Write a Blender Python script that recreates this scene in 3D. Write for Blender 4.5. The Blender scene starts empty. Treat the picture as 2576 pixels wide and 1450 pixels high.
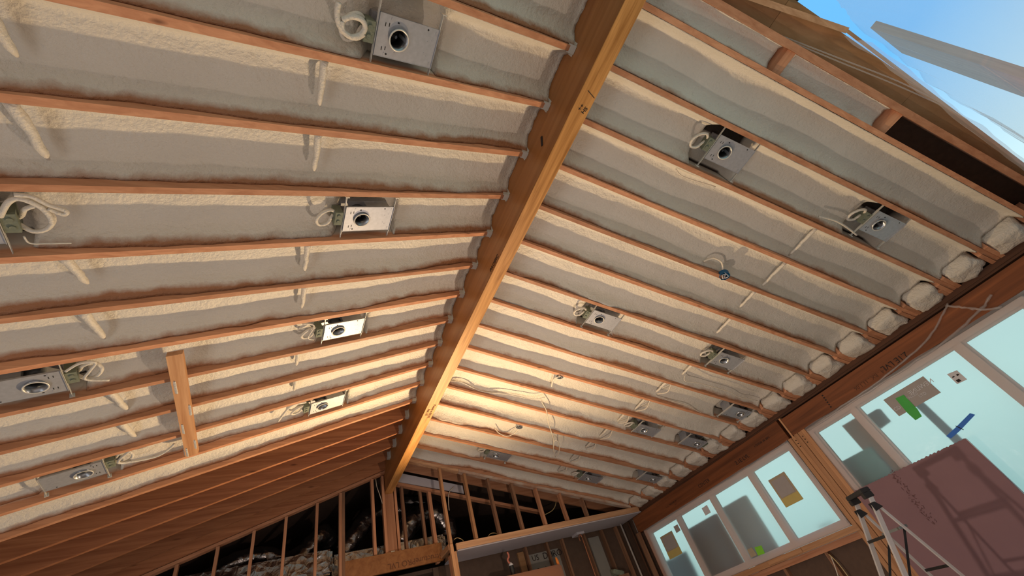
import bpy, bmesh, math, random
from mathutils import Vector, Matrix, noise
random.seed(7)
R = math.radians
sc = bpy.context.scene
COL = sc.collection

# ------------------------------------------------------------------ camera
ZO = 2.0            # height of the lens above the floor; all z below are measured from the lens
CX = -1.61824       # lens position across the room (the ridge beam is x = 0)
F = 1037.79
def rz(a): return Matrix.Rotation(a, 3, 'Z')
def rx(a): return Matrix.Rotation(a, 3, 'X')
CR = rz(-0.66265) @ rx(2.29324) @ rz(-0.3711)
cam = bpy.data.cameras.new('camera')
cam.sensor_width = 36; cam.lens = F / 2576 * 36; cam.clip_start = 0.02; cam.clip_end = 200
camo = bpy.data.objects.new('camera', cam); COL.objects.link(camo)
camo.matrix_world = Matrix.Translation((CX, 0, ZO)) @ CR.to_4x4()
sc.camera = camo

# ------------------------------------------------------------------ light and exposure
sc.view_settings.view_transform = 'Standard'; sc.view_settings.look = 'None'
sc.view_settings.gamma = 1; sc.view_settings.use_curve_mapping = False
sc.view_settings.exposure = 0.12
sc.cycles.use_denoising = True
sc.cycles.max_bounces = 9; sc.cycles.diffuse_bounces = 5; sc.cycles.transmission_bounces = 8; sc.cycles.transparent_max_bounces = 10
sc.cycles.sample_clamp_indirect = 6
w = bpy.data.worlds.new('sky'); sc.world = w; w.use_nodes = True
nt = w.node_tree; nt.nodes.clear()
tc = nt.nodes.new('ShaderNodeTexCoord'); sep = nt.nodes.new('ShaderNodeSeparateXYZ')
rmp = nt.nodes.new('ShaderNodeValToRGB'); bg = nt.nodes.new('ShaderNodeBackground'); wo = nt.nodes.new('ShaderNodeOutputWorld')
nt.links.new(tc.outputs['Generated'], sep.inputs[0]); nt.links.new(sep.outputs['Z'], rmp.inputs[0])
nt.links.new(rmp.outputs[0], bg.inputs[0]); nt.links.new(bg.outputs[0], wo.inputs[0])
rmp.color_ramp.elements[0].position = 0.0; rmp.color_ramp.elements[0].color = (0.40, 0.62, 0.60, 1)
rmp.color_ramp.elements[1].position = 0.55; rmp.color_ramp.elements[1].color = (0.16, 0.52, 1.0, 1)
e = rmp.color_ramp.elements.new(0.12); e.color = (0.62, 0.88, 0.86, 1)
e = rmp.color_ramp.elements.new(0.35); e.color = (0.60, 0.85, 0.94, 1)
bg.inputs[1].default_value = 1.0

def lamp(name, kind, loc, power, color, size=0.1, rot=None):
    l = bpy.data.lights.new(name, kind); l.energy = power; l.color = color
    if kind == 'AREA': l.shape = 'DISK'; l.size = size
    else: l.shadow_soft_size = size
    o = bpy.data.objects.new(name, l); COL.objects.link(o); o.location = (loc[0], loc[1], loc[2] + ZO)
    if rot: o.rotation_euler = rot
    return o
wl_ = lamp('work_lamp_far', 'SPOT', (0.55, 6.0, 0.48), 640, (1.0, 0.70, 0.38), 0.06)   # shaded work lamp aimed up at the roof
wl_.rotation_euler = Vector((-0.30, -0.86, 0.42)).to_track_quat('-Z', 'Y').to_euler(); wl_.data.spot_size = R(146); wl_.data.spot_blend = 0.95
lamp('work_lamp_mid', 'POINT', (0.60, 3.25, 0.18), 85, (1.0, 0.80, 0.66), 0.035)
# fill lights added to raise the ambient: at the left wall and behind the viewer
def fill_light(name, loc, rot, sx, sy, power, color):
    l = bpy.data.lights.new(name, 'AREA'); l.shape = 'RECTANGLE'; l.size = sx; l.size_y = sy; l.energy = power; l.color = color
    o = bpy.data.objects.new(name, l); COL.objects.link(o); o.location = (loc[0], loc[1], loc[2] + ZO); o.rotation_euler = rot
fill_light('fill_light_left', (-4.35, 2.8, -0.9), (0, -math.pi / 2 - 0.35, 0), 2.0, 6.0, 74, (0.90, 0.95, 1.0))
fill_light('fill_light_rear', (-1.8, -0.62, -0.7), (math.pi / 2 + 0.5, 0, 0), 4.5, 2.4, 16, (1.0, 0.94, 0.92))

# ------------------------------------------------------------------ fitted geometry of the roof
ZR = 2.9362; TL = 0.3255; TR = 0.3240; HB = 0.0657; S = 0.4064
YL0 = 0.35648; YR0 = YL0 - 0.4066
def zl(x): return ZR + TL * (x + HB)      # underside of the left rafters (x negative)
def zrr(x): return ZR - TR * (x - HB)     # underside of the right rafters
def ray(px, py): return CR @ Vector(((px - 1288) / F, -(py - 725) / F, -1))
def onplane(px, py, n, c):
    d = ray(px, py); n = Vector(n); o = Vector((CX, 0, 0)); t = (c - n.dot(o)) / n.dot(d); return o + d * t
def onx(px, py, x): return onplane(px, py, (1, 0, 0), x)
def ony(px, py, y): return onplane(px, py, (0, 1, 0), y)
def onz(px, py, z): return onplane(px, py, (0, 0, 1), z)
def onR(px, py, o=0): return onplane(px, py, (TR, 0, 1), ZR + TR * HB + o)
def onL(px, py, o=0): return onplane(px, py, (-TL, 0, 1), ZR + TL * HB + o)

# ------------------------------------------------------------------ materials
MATS = {}
def mat(name): 
    m = bpy.data.materials.new(name); m.use_nodes = True; MATS[name] = m
    return m, m.node_tree, m.node_tree.nodes['Principled BSDF']
def N(nt, t, **kw):
    n = nt.nodes.new('ShaderNode' + t)
    for k, v in kw.items():
        if k in n.inputs: n.inputs[k].default_value = v
        else: setattr(n, k, v)
    return n
def plain(name, col, rough=0.6, metal=0.0, bump=0.0, scale=40, var=0.12, spec=0.5):
    m, nt, b = mat(name)
    L = nt.links.new
    tcn = N(nt, 'TexCoord'); no = N(nt, 'TexNoise', Scale=scale * 0.3, Detail=4.0)
    L(tcn.outputs['Object'], no.inputs['Vector'])
    mx = N(nt, 'MixRGB', blend_type='MIX'); mx.inputs[1].default_value = tuple(c * (1 - var) for c in col) + (1,)
    mx.inputs[2].default_value = tuple(min(1, c * (1 + var)) for c in col) + (1,)
    L(no.outputs['Fac'], mx.inputs[0]); L(mx.outputs[0], b.inputs['Base Color'])
    b.inputs['Roughness'].default_value = rough; b.inputs['Metallic'].default_value = metal
    b.inputs['Specular IOR Level'].default_value = spec
    if bump:
        n2 = N(nt, 'TexNoise', Scale=scale, Detail=3.0); L(tcn.outputs['Object'], n2.inputs['Vector'])
        bp = N(nt, 'Bump', Strength=bump, Distance=0.01); L(n2.outputs['Fac'], bp.inputs['Height']); L(bp.outputs[0], b.inputs['Normal'])
    return m
def wood(name, axis, dark, light, rough=0.6, spray=False, knots=True, grain=1.0, coarse=False):
    m, nt, b = mat(name); L = nt.links.new
    tcn = N(nt, 'TexCoord'); inf = N(nt, 'ObjectInfo')
    add = N(nt, 'VectorMath', operation='ADD'); mul = N(nt, 'VectorMath', operation='SCALE'); mul.inputs['Scale'].default_value = 37.0
    comb = N(nt, 'CombineXYZ')
    for i in range(3): L(inf.outputs['Random'], comb.inputs[i])
    L(comb.outputs[0], mul.inputs[0]); L(tcn.outputs['Object'], add.inputs[0]); L(mul.outputs[0], add.inputs[1])
    mp = N(nt, 'Mapping'); s = [26.0, 26.0, 26.0]; s[axis] = 1.1
    if coarse: s = [c * 0.5 for c in s]
    mp.inputs['Scale'].default_value = s; L(add.outputs[0], mp.inputs['Vector'])
    n1 = N(nt, 'TexNoise', Scale=1.0 * grain, Detail=5.0, Roughness=0.6, Distortion=0.6); L(mp.outputs[0], n1.inputs['Vector'])
    cr = N(nt, 'ValToRGB'); cr.color_ramp.elements[0].position = 0.3; cr.color_ramp.elements[0].color = (*dark, 1)
    cr.color_ramp.elements[1].position = 0.7; cr.color_ramp.elements[1].color = (*light, 1); L(n1.outputs['Fac'], cr.inputs[0])
    hsv = N(nt, 'HueSaturation'); mr = N(nt, 'MapRange'); mr.inputs['To Min'].default_value = 0.8; mr.inputs['To Max'].default_value = 1.15
    L(inf.outputs['Random'], mr.inputs[0]); L(mr.outputs[0], hsv.inputs['Value']); L(cr.outputs[0], hsv.inputs['Color'])
    out = hsv.outputs[0]
    if knots:
        mp2 = N(nt, 'Mapping'); s2 = [6.0, 6.0, 6.0]; s2[axis] = 1.6; mp2.inputs['Scale'].default_value = s2; L(add.outputs[0], mp2.inputs['Vector'])
        vo = N(nt, 'TexVoronoi', Scale=1.0); L(mp2.outputs[0], vo.inputs['Vector'])
        k = N(nt, 'ValToRGB'); k.color_ramp.elements[0].position = 0.02; k.color_ramp.elements[0].color = (0.8, 0.8, 0.8, 1)
        k.color_ramp.elements[1].position = 0.085; k.color_ramp.elements[1].color = (0, 0, 0, 1); L(vo.outputs['Distance'], k.inputs[0])
        mk = N(nt, 'MixRGB'); mk.inputs[2].default_value = (dark[0] * 0.3, dark[1] * 0.25, dark[2] * 0.25, 1)
        L(k.outputs[0], mk.inputs[0]); L(out, mk.inputs[1]); out = mk.outputs[0]
    if spray:   # foam overspray drifted over the upper part of the sides
        at = N(nt, 'Attribute', attribute_name='spray'); n3 = N(nt, 'TexNoise', Scale=5.0, Detail=5.0, Roughness=0.6)
        L(add.outputs[0], n3.inputs['Vector'])
        ad = N(nt, 'Math', operation='ADD'); ma = N(nt, 'Math', operation='MULTIPLY_ADD'); ma.inputs[1].default_value = 1.1; ma.inputs[2].default_value = -0.55
        L(n3.outputs['Fac'], ma.inputs[0]); L(at.outputs['Fac'], ad.inputs[0]); L(ma.outputs[0], ad.inputs[1])
        r3 = N(nt, 'MapRange'); r3.inputs['From Min'].default_value = 0.30; r3.inputs['From Max'].default_value = 0.95; L(ad.outputs[0], r3.inputs[0])
        ms = N(nt, 'MixRGB'); ms.inputs[2].default_value = (0.64, 0.59, 0.51, 1); L(r3.outputs[0], ms.inputs[0]); L(out, ms.inputs[1]); out = ms.outputs[0]
    L(out, b.inputs['Base Color']); b.inputs['Roughness'].default_value = rough; b.inputs['Specular IOR Level'].default_value = 0.35
    bp = N(nt, 'Bump', Strength=0.25, Distance=0.003); L(n1.outputs['Fac'], bp.inputs['Height']); L(bp.outputs[0], b.inputs['Normal'])
    return m
WD = (0.42, 0.18, 0.09); WL = (0.62, 0.31, 0.17)
wood('rafter_wood', 0, WD, WL, spray=True)
wood('wood_x', 0, WD, WL); wood('wood_y', 1, WD, WL); wood('wood_z', 2, WD, WL)
wood('pale_wood_x', 0, (0.42, 0.22, 0.11), (0.62, 0.37, 0.21)); wood('pale_wood_z', 2, (0.42, 0.20, 0.09), (0.62, 0.33, 0.16)); wood('pale_wood_y', 1, (0.42, 0.20, 0.09), (0.62, 0.35, 0.18))
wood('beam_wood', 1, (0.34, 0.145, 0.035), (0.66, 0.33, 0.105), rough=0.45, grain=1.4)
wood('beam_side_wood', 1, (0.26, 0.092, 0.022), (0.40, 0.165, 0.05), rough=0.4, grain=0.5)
wood('header_wood', 1, (0.115, 0.037, 0.013), (0.31, 0.102, 0.034), rough=0.6, grain=0.8, coarse=True)
wood('bare_rafter_wood', 0, (0.27, 0.095, 0.04), (0.46, 0.19, 0.085))
wood('dark_wood_y', 1, (0.05, 0.020, 0.010), (0.10, 0.042, 0.020), rough=0.7)
wood('dark_wood_z', 2, (0.07, 0.032, 0.018), (0.14, 0.07, 0.04), rough=0.8)
wood('old_wood_z', 2, (0.16, 0.075, 0.04), (0.30, 0.16, 0.09), rough=0.8)
wood('plywood', 0, (0.30, 0.15, 0.06), (0.40, 0.215, 0.10), rough=0.7, coarse=True)
plain('deck', (0.07, 0.042, 0.028), 0.85, bump=0.3, scale=60, var=0.35)
plain('drywall', (0.50, 0.47, 0.50), 0.8, var=0.04)
plain('dark_sheath', (0.10, 0.06, 0.04), 0.85, bump=0.3, var=0.3)
plain('concrete', (0.28, 0.25, 0.22), 0.8, bump=0.2)
plain('galv', (0.46, 0.47, 0.50), 0.5, metal=0.55, var=0.18, scale=120)
plain('galv_light', (0.66, 0.64, 0.58), 0.45, metal=0.3, var=0.1)
plain('can_metal', (0.30, 0.31, 0.32), 0.28, metal=0.9, var=0.15)
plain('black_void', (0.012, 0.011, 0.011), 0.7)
plain('black_plastic', (0.018, 0.018, 0.019), 0.45, bump=0.15, var=0.3)
plain('grey_plastic', (0.16, 0.18, 0.18), 0.5, var=0.15)
plain('dirty_green', (0.16, 0.18, 0.13), 0.7, bump=0.4, scale=60, var=0.5)
plain('alu', (0.72, 0.70, 0.68), 0.35, metal=0.55, var=0.08)
plain('label_blue', (0.10, 0.17, 0.36), 0.5, var=0.3, scale=90)
plain('label_white', (0.6, 0.6, 0.62), 0.6)
plain('vinyl', (0.62, 0.50, 0.44), 0.5, var=0.03)
plain('blue_box', (0.01, 0.10, 0.22), 0.4)
plain('tape_green', (0.05, 0.42, 0.06), 0.6, var=0.15)
plain('tape_blue', (0.02, 0.16, 0.62), 0.6, var=0.1)
plain('paper_grey', (0.36, 0.33, 0.31), 0.8, var=0.08)
plain('paper_yellow', (0.52, 0.42, 0.14), 0.8, var=0.1)
plain('paper_tan', (0.40, 0.33, 0.22), 0.8, var=0.15)
plain('paper_lime', (0.22, 0.62, 0.04), 0.7)
plain('ink', (0.02, 0.012, 0.01), 0.8)
plain('ink_soft', (0.10, 0.035, 0.015), 0.8)
plain('board_print', (0.15, 0.07, 0.07), 0.8)
plain('ink_brown', (0.13, 0.05, 0.02), 0.8)
plain('cable_cream', (0.70, 0.62, 0.50), 0.6, bump=0.3, scale=90)
plain('cable_yellow', (0.55, 0.42, 0.20), 0.5)
plain('orange_plastic', (0.85, 0.25, 0.03), 0.5)
plain('pink_rag', (0.55, 0.18, 0.12), 0.8, bump=0.4)
plain('pipe_white', (0.5, 0.46, 0.42), 0.5)
plain('pipe_copper', (0.42, 0.16, 0.08), 0.4, metal=0.6)
plain('cement', (0.24, 0.225, 0.20), 0.85, var=0.06, bump=0.1)
plain('outdoor_brown', (0.16, 0.085, 0.05), 0.9)
plain('outdoor_tan', (0.36, 0.22, 0.15), 0.9)
plain('outdoor_dark', (0.05, 0.06, 0.07), 0.9)
plain('outdoor_teal', (0.16, 0.42, 0.40), 0.9)
plain('leaves', (0.10, 0.35, 0.12), 0.8, var=0.6)
# foam
m, nt, b = mat('foam'); L = nt.links.new
tcn = N(nt, 'TexCoord'); n1 = N(nt, 'TexNoise', Scale=55.0, Detail=3.0, Roughness=0.6); n2 = N(nt, 'TexNoise', Scale=3.0, Detail=4.0)
n4 = N(nt, 'TexNoise', Scale=22.0, Detail=2.0)
for n in (n1, n2, n4): L(tcn.outputs['Object'], n.inputs['Vector'])
mx = N(nt, 'MixRGB'); mx.inputs[1].default_value = (0.60, 0.555, 0.475, 1); mx.inputs[2].default_value = (0.71, 0.665, 0.58, 1)
L(n2.outputs['Fac'], mx.inputs[0])
at = N(nt, 'Attribute', attribute_name='thin'); n5 = N(nt, 'TexNoise', Scale=7.0, Detail=5.0, Roughness=0.65); L(tcn.outputs['Object'], n5.inputs['Vector'])
ma = N(nt, 'Math', operation='MULTIPLY_ADD'); ma.inputs[1].default_value = 1.3; ma.inputs[2].default_value = -0.65; L(n5.outputs['Fac'], ma.inputs[0])
ad = N(nt, 'Math', operation='ADD'); L(at.outputs['Fac'], ad.inputs[0]); L(ma.outputs[0], ad.inputs[1])
r3 = N(nt, 'MapRange'); r3.inputs['From Min'].default_value = 0.35; r3.inputs['From Max'].default_value = 1.0; L(ad.outputs[0], r3.inputs[0])
mt = N(nt, 'MixRGB'); mt.inputs[2].default_value = (0.34, 0.15, 0.07, 1); L(r3.outputs[0], mt.inputs[0]); L(mx.outputs[0], mt.inputs[1])
ab = N(nt, 'Attribute', attribute_name='bare'); mb_ = N(nt, 'MixRGB'); mb_.inputs[2].default_value = (0.035, 0.022, 0.016, 1); L(ab.outputs['Fac'], mb_.inputs[0]); L(mt.outputs[0], mb_.inputs[1])  # 'bare' mask: near-black painted into the housing recesses as the dark void
L(mb_.outputs[0], b.inputs['Base Color']); b.inputs['Roughness'].default_value = 0.5; b.inputs['Specular IOR Level'].default_value = 0.45
sm = N(nt, 'Math', operation='ADD'); L(n1.outputs['Fac'], sm.inputs[0]); L(n4.outputs['Fac'], sm.inputs[1])
bp = N(nt, 'Bump', Strength=0.7, Distance=0.011); L(sm.outputs[0], bp.inputs['Height']); L(bp.outputs[0], b.inputs['Normal'])
# pinkish brown board
m, nt, b = mat('rosin_board'); L = nt.links.new
tcn = N(nt, 'TexCoord'); n1 = N(nt, 'TexNoise', Scale=2.5, Detail=6.0)
L(tcn.outputs['Object'], n1.inputs['Vector']); mx = N(nt, 'MixRGB'); mx.inputs[1].default_value = (0.215, 0.12, 0.135, 1); mx.inputs[2].default_value = (0.27, 0.155, 0.165, 1)
L(n1.outputs['Fac'], mx.inputs[0]); L(mx.outputs[0], b.inputs['Base Color']); b.inputs['Roughness'].default_value = 0.75
# silver duct foil
m, nt, b = mat('foil'); L = nt.links.new
tcn = N(nt, 'TexCoord'); vo = N(nt, 'TexVoronoi', Scale=10.0); nn = N(nt, 'TexNoise', Scale=7.0, Detail=6.0, Distortion=1.5)
L(tcn.outputs['Object'], vo.inputs['Vector']); L(tcn.outputs['Object'], nn.inputs['Vector'])
b.inputs['Base Color'].default_value = (0.20, 0.185, 0.185, 1); b.inputs['Metallic'].default_value = 0.95; b.inputs['Roughness'].default_value = 0.22
sm = N(nt, 'Math', operation='ADD'); L(vo.outputs['Distance'], sm.inputs[0]); L(nn.outputs['Fac'], sm.inputs[1])
bp = N(nt, 'Bump', Strength=0.8, Distance=0.015); L(sm.outputs[0], bp.inputs['Height']); L(bp.outputs[0], b.inputs['Normal'])
# window glass (frosted by the plastic stretched on it)
m, nt, b = mat('glass'); b.inputs['Base Color'].default_value = (0.86, 0.97, 0.95, 1); b.inputs['Roughness'].default_value = 0.22
b.inputs['Transmission Weight'].default_value = 1.0; b.inputs['IOR'].default_value = 1.2
# plastic film
def film(name, col, haze, gloss=0.12, wr=3.0, st=0.35):
    m, nt, b = mat(name); L = nt.links.new; nt.nodes.remove(b); o = nt.nodes['Material Output']
    tcn = N(nt, 'TexCoord'); nn = N(nt, 'TexNoise', Scale=wr, Detail=5.0, Distortion=1.0); L(tcn.outputs['Object'], nn.inputs['Vector'])
    bp = N(nt, 'Bump', Strength=st, Distance=0.03); L(nn.outputs['Fac'], bp.inputs['Height'])
    tr = N(nt, 'BsdfTransparent'); tl = N(nt, 'BsdfTranslucent'); df = N(nt, 'BsdfDiffuse'); gl = N(nt, 'BsdfGlossy', Roughness=0.25)
    tl.inputs['Color'].default_value = (*col, 1); df.inputs['Color'].default_value = (*col, 1)
    for n in (tl, df, gl): L(bp.outputs[0], n.inputs['Normal'])
    m1 = N(nt, 'MixShader'); m1.inputs[0].default_value = 0.4; L(tl.outputs[0], m1.inputs[1]); L(df.outputs[0], m1.inputs[2])
    m2 = N(nt, 'MixShader'); m2.inputs[0].default_value = haze; L(tr.outputs[0], m2.inputs[1]); L(m1.outputs[0], m2.inputs[2])
    m3 = N(nt, 'MixShader'); m3.inputs[0].default_value = gloss; L(m2.outputs[0], m3.inputs[1]); L(gl.outputs[0], m3.inputs[2])
    L(m3.outputs[0], o.inputs['Surface']); return m
film('film', (0.88, 0.88, 0.90), 0.34, 0.02, 2.0, 0.6)
film('film_frame', (0.80, 0.76, 0.74), 0.32, 0.05, 8.0, 0.6)
film('sheet', (0.72, 0.82, 0.92), 0.30, 0.05, 2.0, 0.5)
film('wrap', (0.62, 0.33, 0.20), 0.8, 0.06, 6.0, 0.4)

# ------------------------------------------------------------------ mesh helpers
class MB:
    def __init__(s): s.v = []; s.f = []; s.attr = None
    def box(s, x0, x1, y0, y1, z0, z1):
        b = len(s.v)
        s.v += [(x, y, z) for x in (x0, x1) for y in (y0, y1) for z in (z0, z1)]
        s.f += [tuple(b + i for i in q) for q in ((0, 1, 3, 2), (4, 6, 7, 5), (0, 4, 5, 1), (2, 3, 7, 6), (0, 2, 6, 4), (1, 5, 7, 3))]
        return s
    def hexa(s, p):   # 8 points: bottom loop 0-3, top loop 4-7
        b = len(s.v); s.v += [tuple(q) for q in p]
        s.f += [tuple(b + i for i in q) for q in ((3, 2, 1, 0), (4, 5, 6, 7), (0, 1, 5, 4), (1, 2, 6, 5), (2, 3, 7, 6), (3, 0, 4, 7))]
        return s
    def bar(s, a, c, w, h, up=(0, 0, 1)):
        a = Vector(a); c = Vector(c); d = (c - a).normalized(); u = Vector(up)
        if abs(d.dot(u)) > 0.98: u = Vector((1, 0, 0))
        n = d.cross(u).normalized(); u = n.cross(d).normalized()
        q = [(-1, -1), (1, -1), (1, 1), (-1, 1)]
        return s.hexa([a + n * i * w / 2 + u * j * h / 2 for i, j in q] + [c + n * i * w / 2 + u * j * h / 2 for i, j in q])
    def slab(s, pts, n, t):   # polygon extruded along n by t
        b = len(s.v); k = len(pts); n = Vector(n).normalized() * t
        s.v += [tuple(p) for p in pts] + [tuple(Vector(p) + n) for p in pts]
        s.f.append(tuple(b + i for i in range(k))[::-1]); s.f.append(tuple(b + k + i for i in range(k)))
        for i in range(k): j = (i + 1) % k; s.f.append((b + i, b + j, b + k + j, b + k + i))
        return s
    def tube(s, pts, r, seg=8, closed=True):
        pts = [Vector(p) for p in pts]; b = len(s.v); n = len(pts)
        rr = r if isinstance(r, (list, tuple)) else [r] * n
        up = Vector((0, 0, 1)); prev = None
        for i, p in enumerate(pts):
            d = (pts[min(i + 1, n - 1)] - pts[max(i - 1, 0)]).normalized()
            if prev is None:
                a = d.cross(up if abs(d.z) < 0.9 else Vector((1, 0, 0))).normalized()
            else:
                a = (prev - d * prev.dot(d)).normalized()
            prev = a; c = d.cross(a)
            for k in range(seg):
                t = 2 * math.pi * k / seg; s.v.append(tuple(p + (a * math.cos(t) + c * math.sin(t)) * rr[i]))
        for i in range(n - 1):
            for k in range(seg):
                k2 = (k + 1) % seg; s.f.append((b + i * seg + k, b + i * seg + k2, b + (i + 1) * seg + k2, b + (i + 1) * seg + k))
        if closed:
            s.f.append(tuple(b + k for k in range(seg))[::-1]); s.f.append(tuple(b + (n - 1) * seg + k for k in range(seg)))
        return s
    def build(s, name, m, parent=None, smooth=False, bevel=0.0, origin=None, local=False):
        me = bpy.data.meshes.new(name)
        if local: o0 = Vector((0, 0, 0))
        elif origin is not None: o0 = Vector(origin)
        else:
            xs = [v[0] for v in s.v]; ys = [v[1] for v in s.v]; zs = [v[2] for v in s.v]
            o0 = Vector(((min(xs) + max(xs)) / 2, (min(ys) + max(ys)) / 2, min(zs)))
        me.from_pydata([tuple(Vector(v) - o0) for v in s.v], [], s.f); me.validate(); 
        bm = bmesh.new(); bm.from_mesh(me); bmesh.ops.recalc_face_normals(bm, faces=bm.faces)
        if bevel: bmesh.ops.bevel(bm, geom=[e for e in bm.edges], offset=bevel, segments=2, affect='EDGES', clamp_overlap=True)
        bm.to_mesh(me); bm.free()
        if s.attr:
            for an, vals in s.attr.items():
                a = me.attributes.new(an, 'FLOAT', 'POINT')
                for i, v in enumerate(vals): a.data[i].value = v
        me.materials.append(MATS[m])
        if smooth: me.polygons.foreach_set('use_smooth', [True] * len(me.polygons))
        o = bpy.data.objects.new(name, me); COL.objects.link(o)
        if local: 
            o.parent = parent
        elif parent:
            o.parent = parent; o.location = o0 + Vector((0, 0, ZO)) - parent.location
        else: o.location = o0 + Vector((0, 0, ZO))
        return o
def tag(o, label=None, cat=None, group=None, kind=None):
    if label: o['label'] = label
    if cat: o['category'] = cat
    if group: o['group'] = group
    if kind: o['kind'] = kind
    return o
def empty(name, loc, label, cat, group=None, rot=(0, 0, 0)):
    o = bpy.data.objects.new(name, None); COL.objects.link(o); o.empty_display_size = 0.1
    o.location = (loc[0], loc[1], loc[2] + ZO); o.rotation_euler = rot
    return tag(o, label, cat, group)
def struct(o): o['kind'] = 'structure'; return o
def children(o): return [c for c in bpy.data.objects if c.parent == o]
def copy_tree(o, parent=None):
    c = o.copy(); COL.objects.link(c); c.parent = parent
    for ch in children(o): copy_tree(ch, c)
    return c
def text(name, body, size, m, center, xdir, ydir, parent=None, depth=0.0015):
    """lettering lying flat in the plane xdir/ydir, centred"""
    cu = bpy.data.curves.new(name, 'FONT'); cu.body = body; cu.size = size; cu.align_x = 'CENTER'; cu.align_y = 'CENTER'; cu.extrude = depth; cu.resolution_u = 3
    t = bpy.data.objects.new(name, cu); COL.objects.link(t)
    dg = bpy.context.evaluated_depsgraph_get(); me = bpy.data.meshes.new_from_object(t.evaluated_get(dg)); bpy.data.objects.remove(t)
    x = Vector(xdir).normalized(); y = Vector(ydir).normalized(); z = x.cross(y)
    M = Matrix((x, y, z)).transposed()
    for v in me.vertices: v.co = M @ v.co
    me.materials.clear(); me.materials.append(MATS[m])
    o = bpy.data.objects.new(name, me); COL.objects.link(o)
    loc = Vector(center) + Vector((0, 0, ZO))
    if parent: o.parent = parent; o.location = loc - parent.location
    else: o.location = loc
    return o
ORD = ['zeroth', 'first', 'second', 'third', 'fourth', 'fifth', 'sixth', 'seventh', 'eighth', 'ninth', 'tenth', 'eleventh', 'twelfth', 'thirteenth', 'fourteenth', 'fifteenth', 'sixteenth', 'seventeenth', 'eighteenth', 'nineteenth']
def nz(x, y, z=0.0): return noise.noise(Vector((x, y, z)))

# ------------------------------------------------------------------ shell of the room
XW = 4.33
Y0, Y1 = -3.2, 10.5
# roof deck (ceiling)
cm = MB()
H = 0.24
for sgn, t in ((-1, TL), (1, TR)):
    xe = 5.3 * sgn
    ze = ZR - t * (abs(xe) - HB) + H; zi = ZR + H + t * HB
    for (xa_, xb_, Yc) in ((0.0, 1.3, -1.0), (1.3, 5.3, None if sgn > 0 else -1.0)):
     Ya, Yb = (Yc, Yc) if Yc is not None else (-0.46, -0.24)
     xi = xa_ * sgn; xe = xb_ * sgn; zi = ZR - t * (xa_ - HB) + H; ze = ZR - t * (xb_ - HB) + H
     cm.hexa([(xi, Ya, zi), (xe, Yb, ze), (xe, Y1, ze), (xi, Y1, zi), (xi, Ya, zi + 0.03), (xe, Yb, ze + 0.03), (xe, Y1, ze + 0.03), (xi, Y1, zi + 0.03)])
struct(cm.build('ceiling', 'deck'))
struct(MB().box(-5.2, 5.0, Y0, Y1, -2.1, -2.0).build('floor', 'concrete'))
wl = MB().box(-4.55, -4.4, Y0, 6.9, -2.0, zl(-4.4)); struct(wl.build('wall_left', 'drywall'))
fm = MB().slab([(-5.0, 10.2, -2), (5.0, 10.2, -2), (5.0, 10.2, zrr(5.0) + H), (0, 10.2, ZR + H + 0.02), (-5.0, 10.2, zl(-5.0) + H)], (0, 1, 0), 0.1)
struct(fm.build('wall_far', 'dark_sheath'))
struct(MB().box(-4.7, -4.55, 6.9, 10.2, -2, zl(-4.6) + H).box(4.6, 4.7, 6.9, 10.2, -2, zrr(4.65) + H).build('wall_side', 'dark_sheath'))

# right wall: solid parts below and beyond the windows
wr = MB()
wr.box(4.42, 4.5, 3.02, 7.2, -2.0, 0.06)           # below the small window
wr.box(4.42, 4.5, 6.6, 7.2, 0.06, 1.56)
wr.box(4.46, 4.5, Y0, 7.2, 1.2, 1.75)              # outside of the header
wr.box(4.46, 4.5, 2.95, 3.28, -2.0, 1.2)
wr.box(4.42, 4.5, Y0, 0.2, -2.0, 1.2)
wr.box(4.42, 4.5, 0.2, 3.0, -2.0, -1.35)
struct(wr.build('wall_right', 'dark_sheath'))
# ledge under the roof deck, above the header
struct(MB().box(4.34, 4.46, Y0, 7.2, 1.50, 1.56).build('trim_1', 'dark_wood_y'))

# ------------------------------------------------------------------ ridge beam
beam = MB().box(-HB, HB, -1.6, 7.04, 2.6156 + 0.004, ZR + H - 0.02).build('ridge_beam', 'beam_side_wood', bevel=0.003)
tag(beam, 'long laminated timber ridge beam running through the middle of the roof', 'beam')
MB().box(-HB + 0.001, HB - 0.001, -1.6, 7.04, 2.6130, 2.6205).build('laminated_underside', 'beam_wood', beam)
text('stamp', 'PACIFIC', 0.055, 'ink', (-HB - 0.001, 2.1, 2.655), (0, -1, 0), (0, 0, 1), beam)
text('handwriting', 'Pounds vs Bl3101\n   Butt 167', 0.045, 'ink_brown', (0, 4.55, 2.612), (0, 1, 0), (1, 0, 0), beam)
text('handwriting', '++\nHS', 0.04, 'ink', (0.01, 0.62, 2.612), (0.3, -1, 0), (-1, -0.3, 0), beam)
MB().bar((-0.02, 0.50, 2.6125), (0.055, 0.53, 2.6125), 0.004, 0.002).build('saw_mark', 'ink', beam)
MB().bar((-HB - 0.001, 0.96, 2.84), (-HB - 0.001, 1.0, 2.77), 0.02, 0.01, up=(1, 0, 0)).build('strap_end', 'ink', beam)
post = MB().box(-0.06, 0.075, 7.04, 7.13, 1.74, 2.64).build('support_post', 'wood_z')
tag(post, 'short timber post carrying the far end of the ridge beam', 'post')
MB().box(-0.025, 0.03, 7.025, 7.04, 1.70, 1.79).build('metal_tie', 'galv_light', post)

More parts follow.
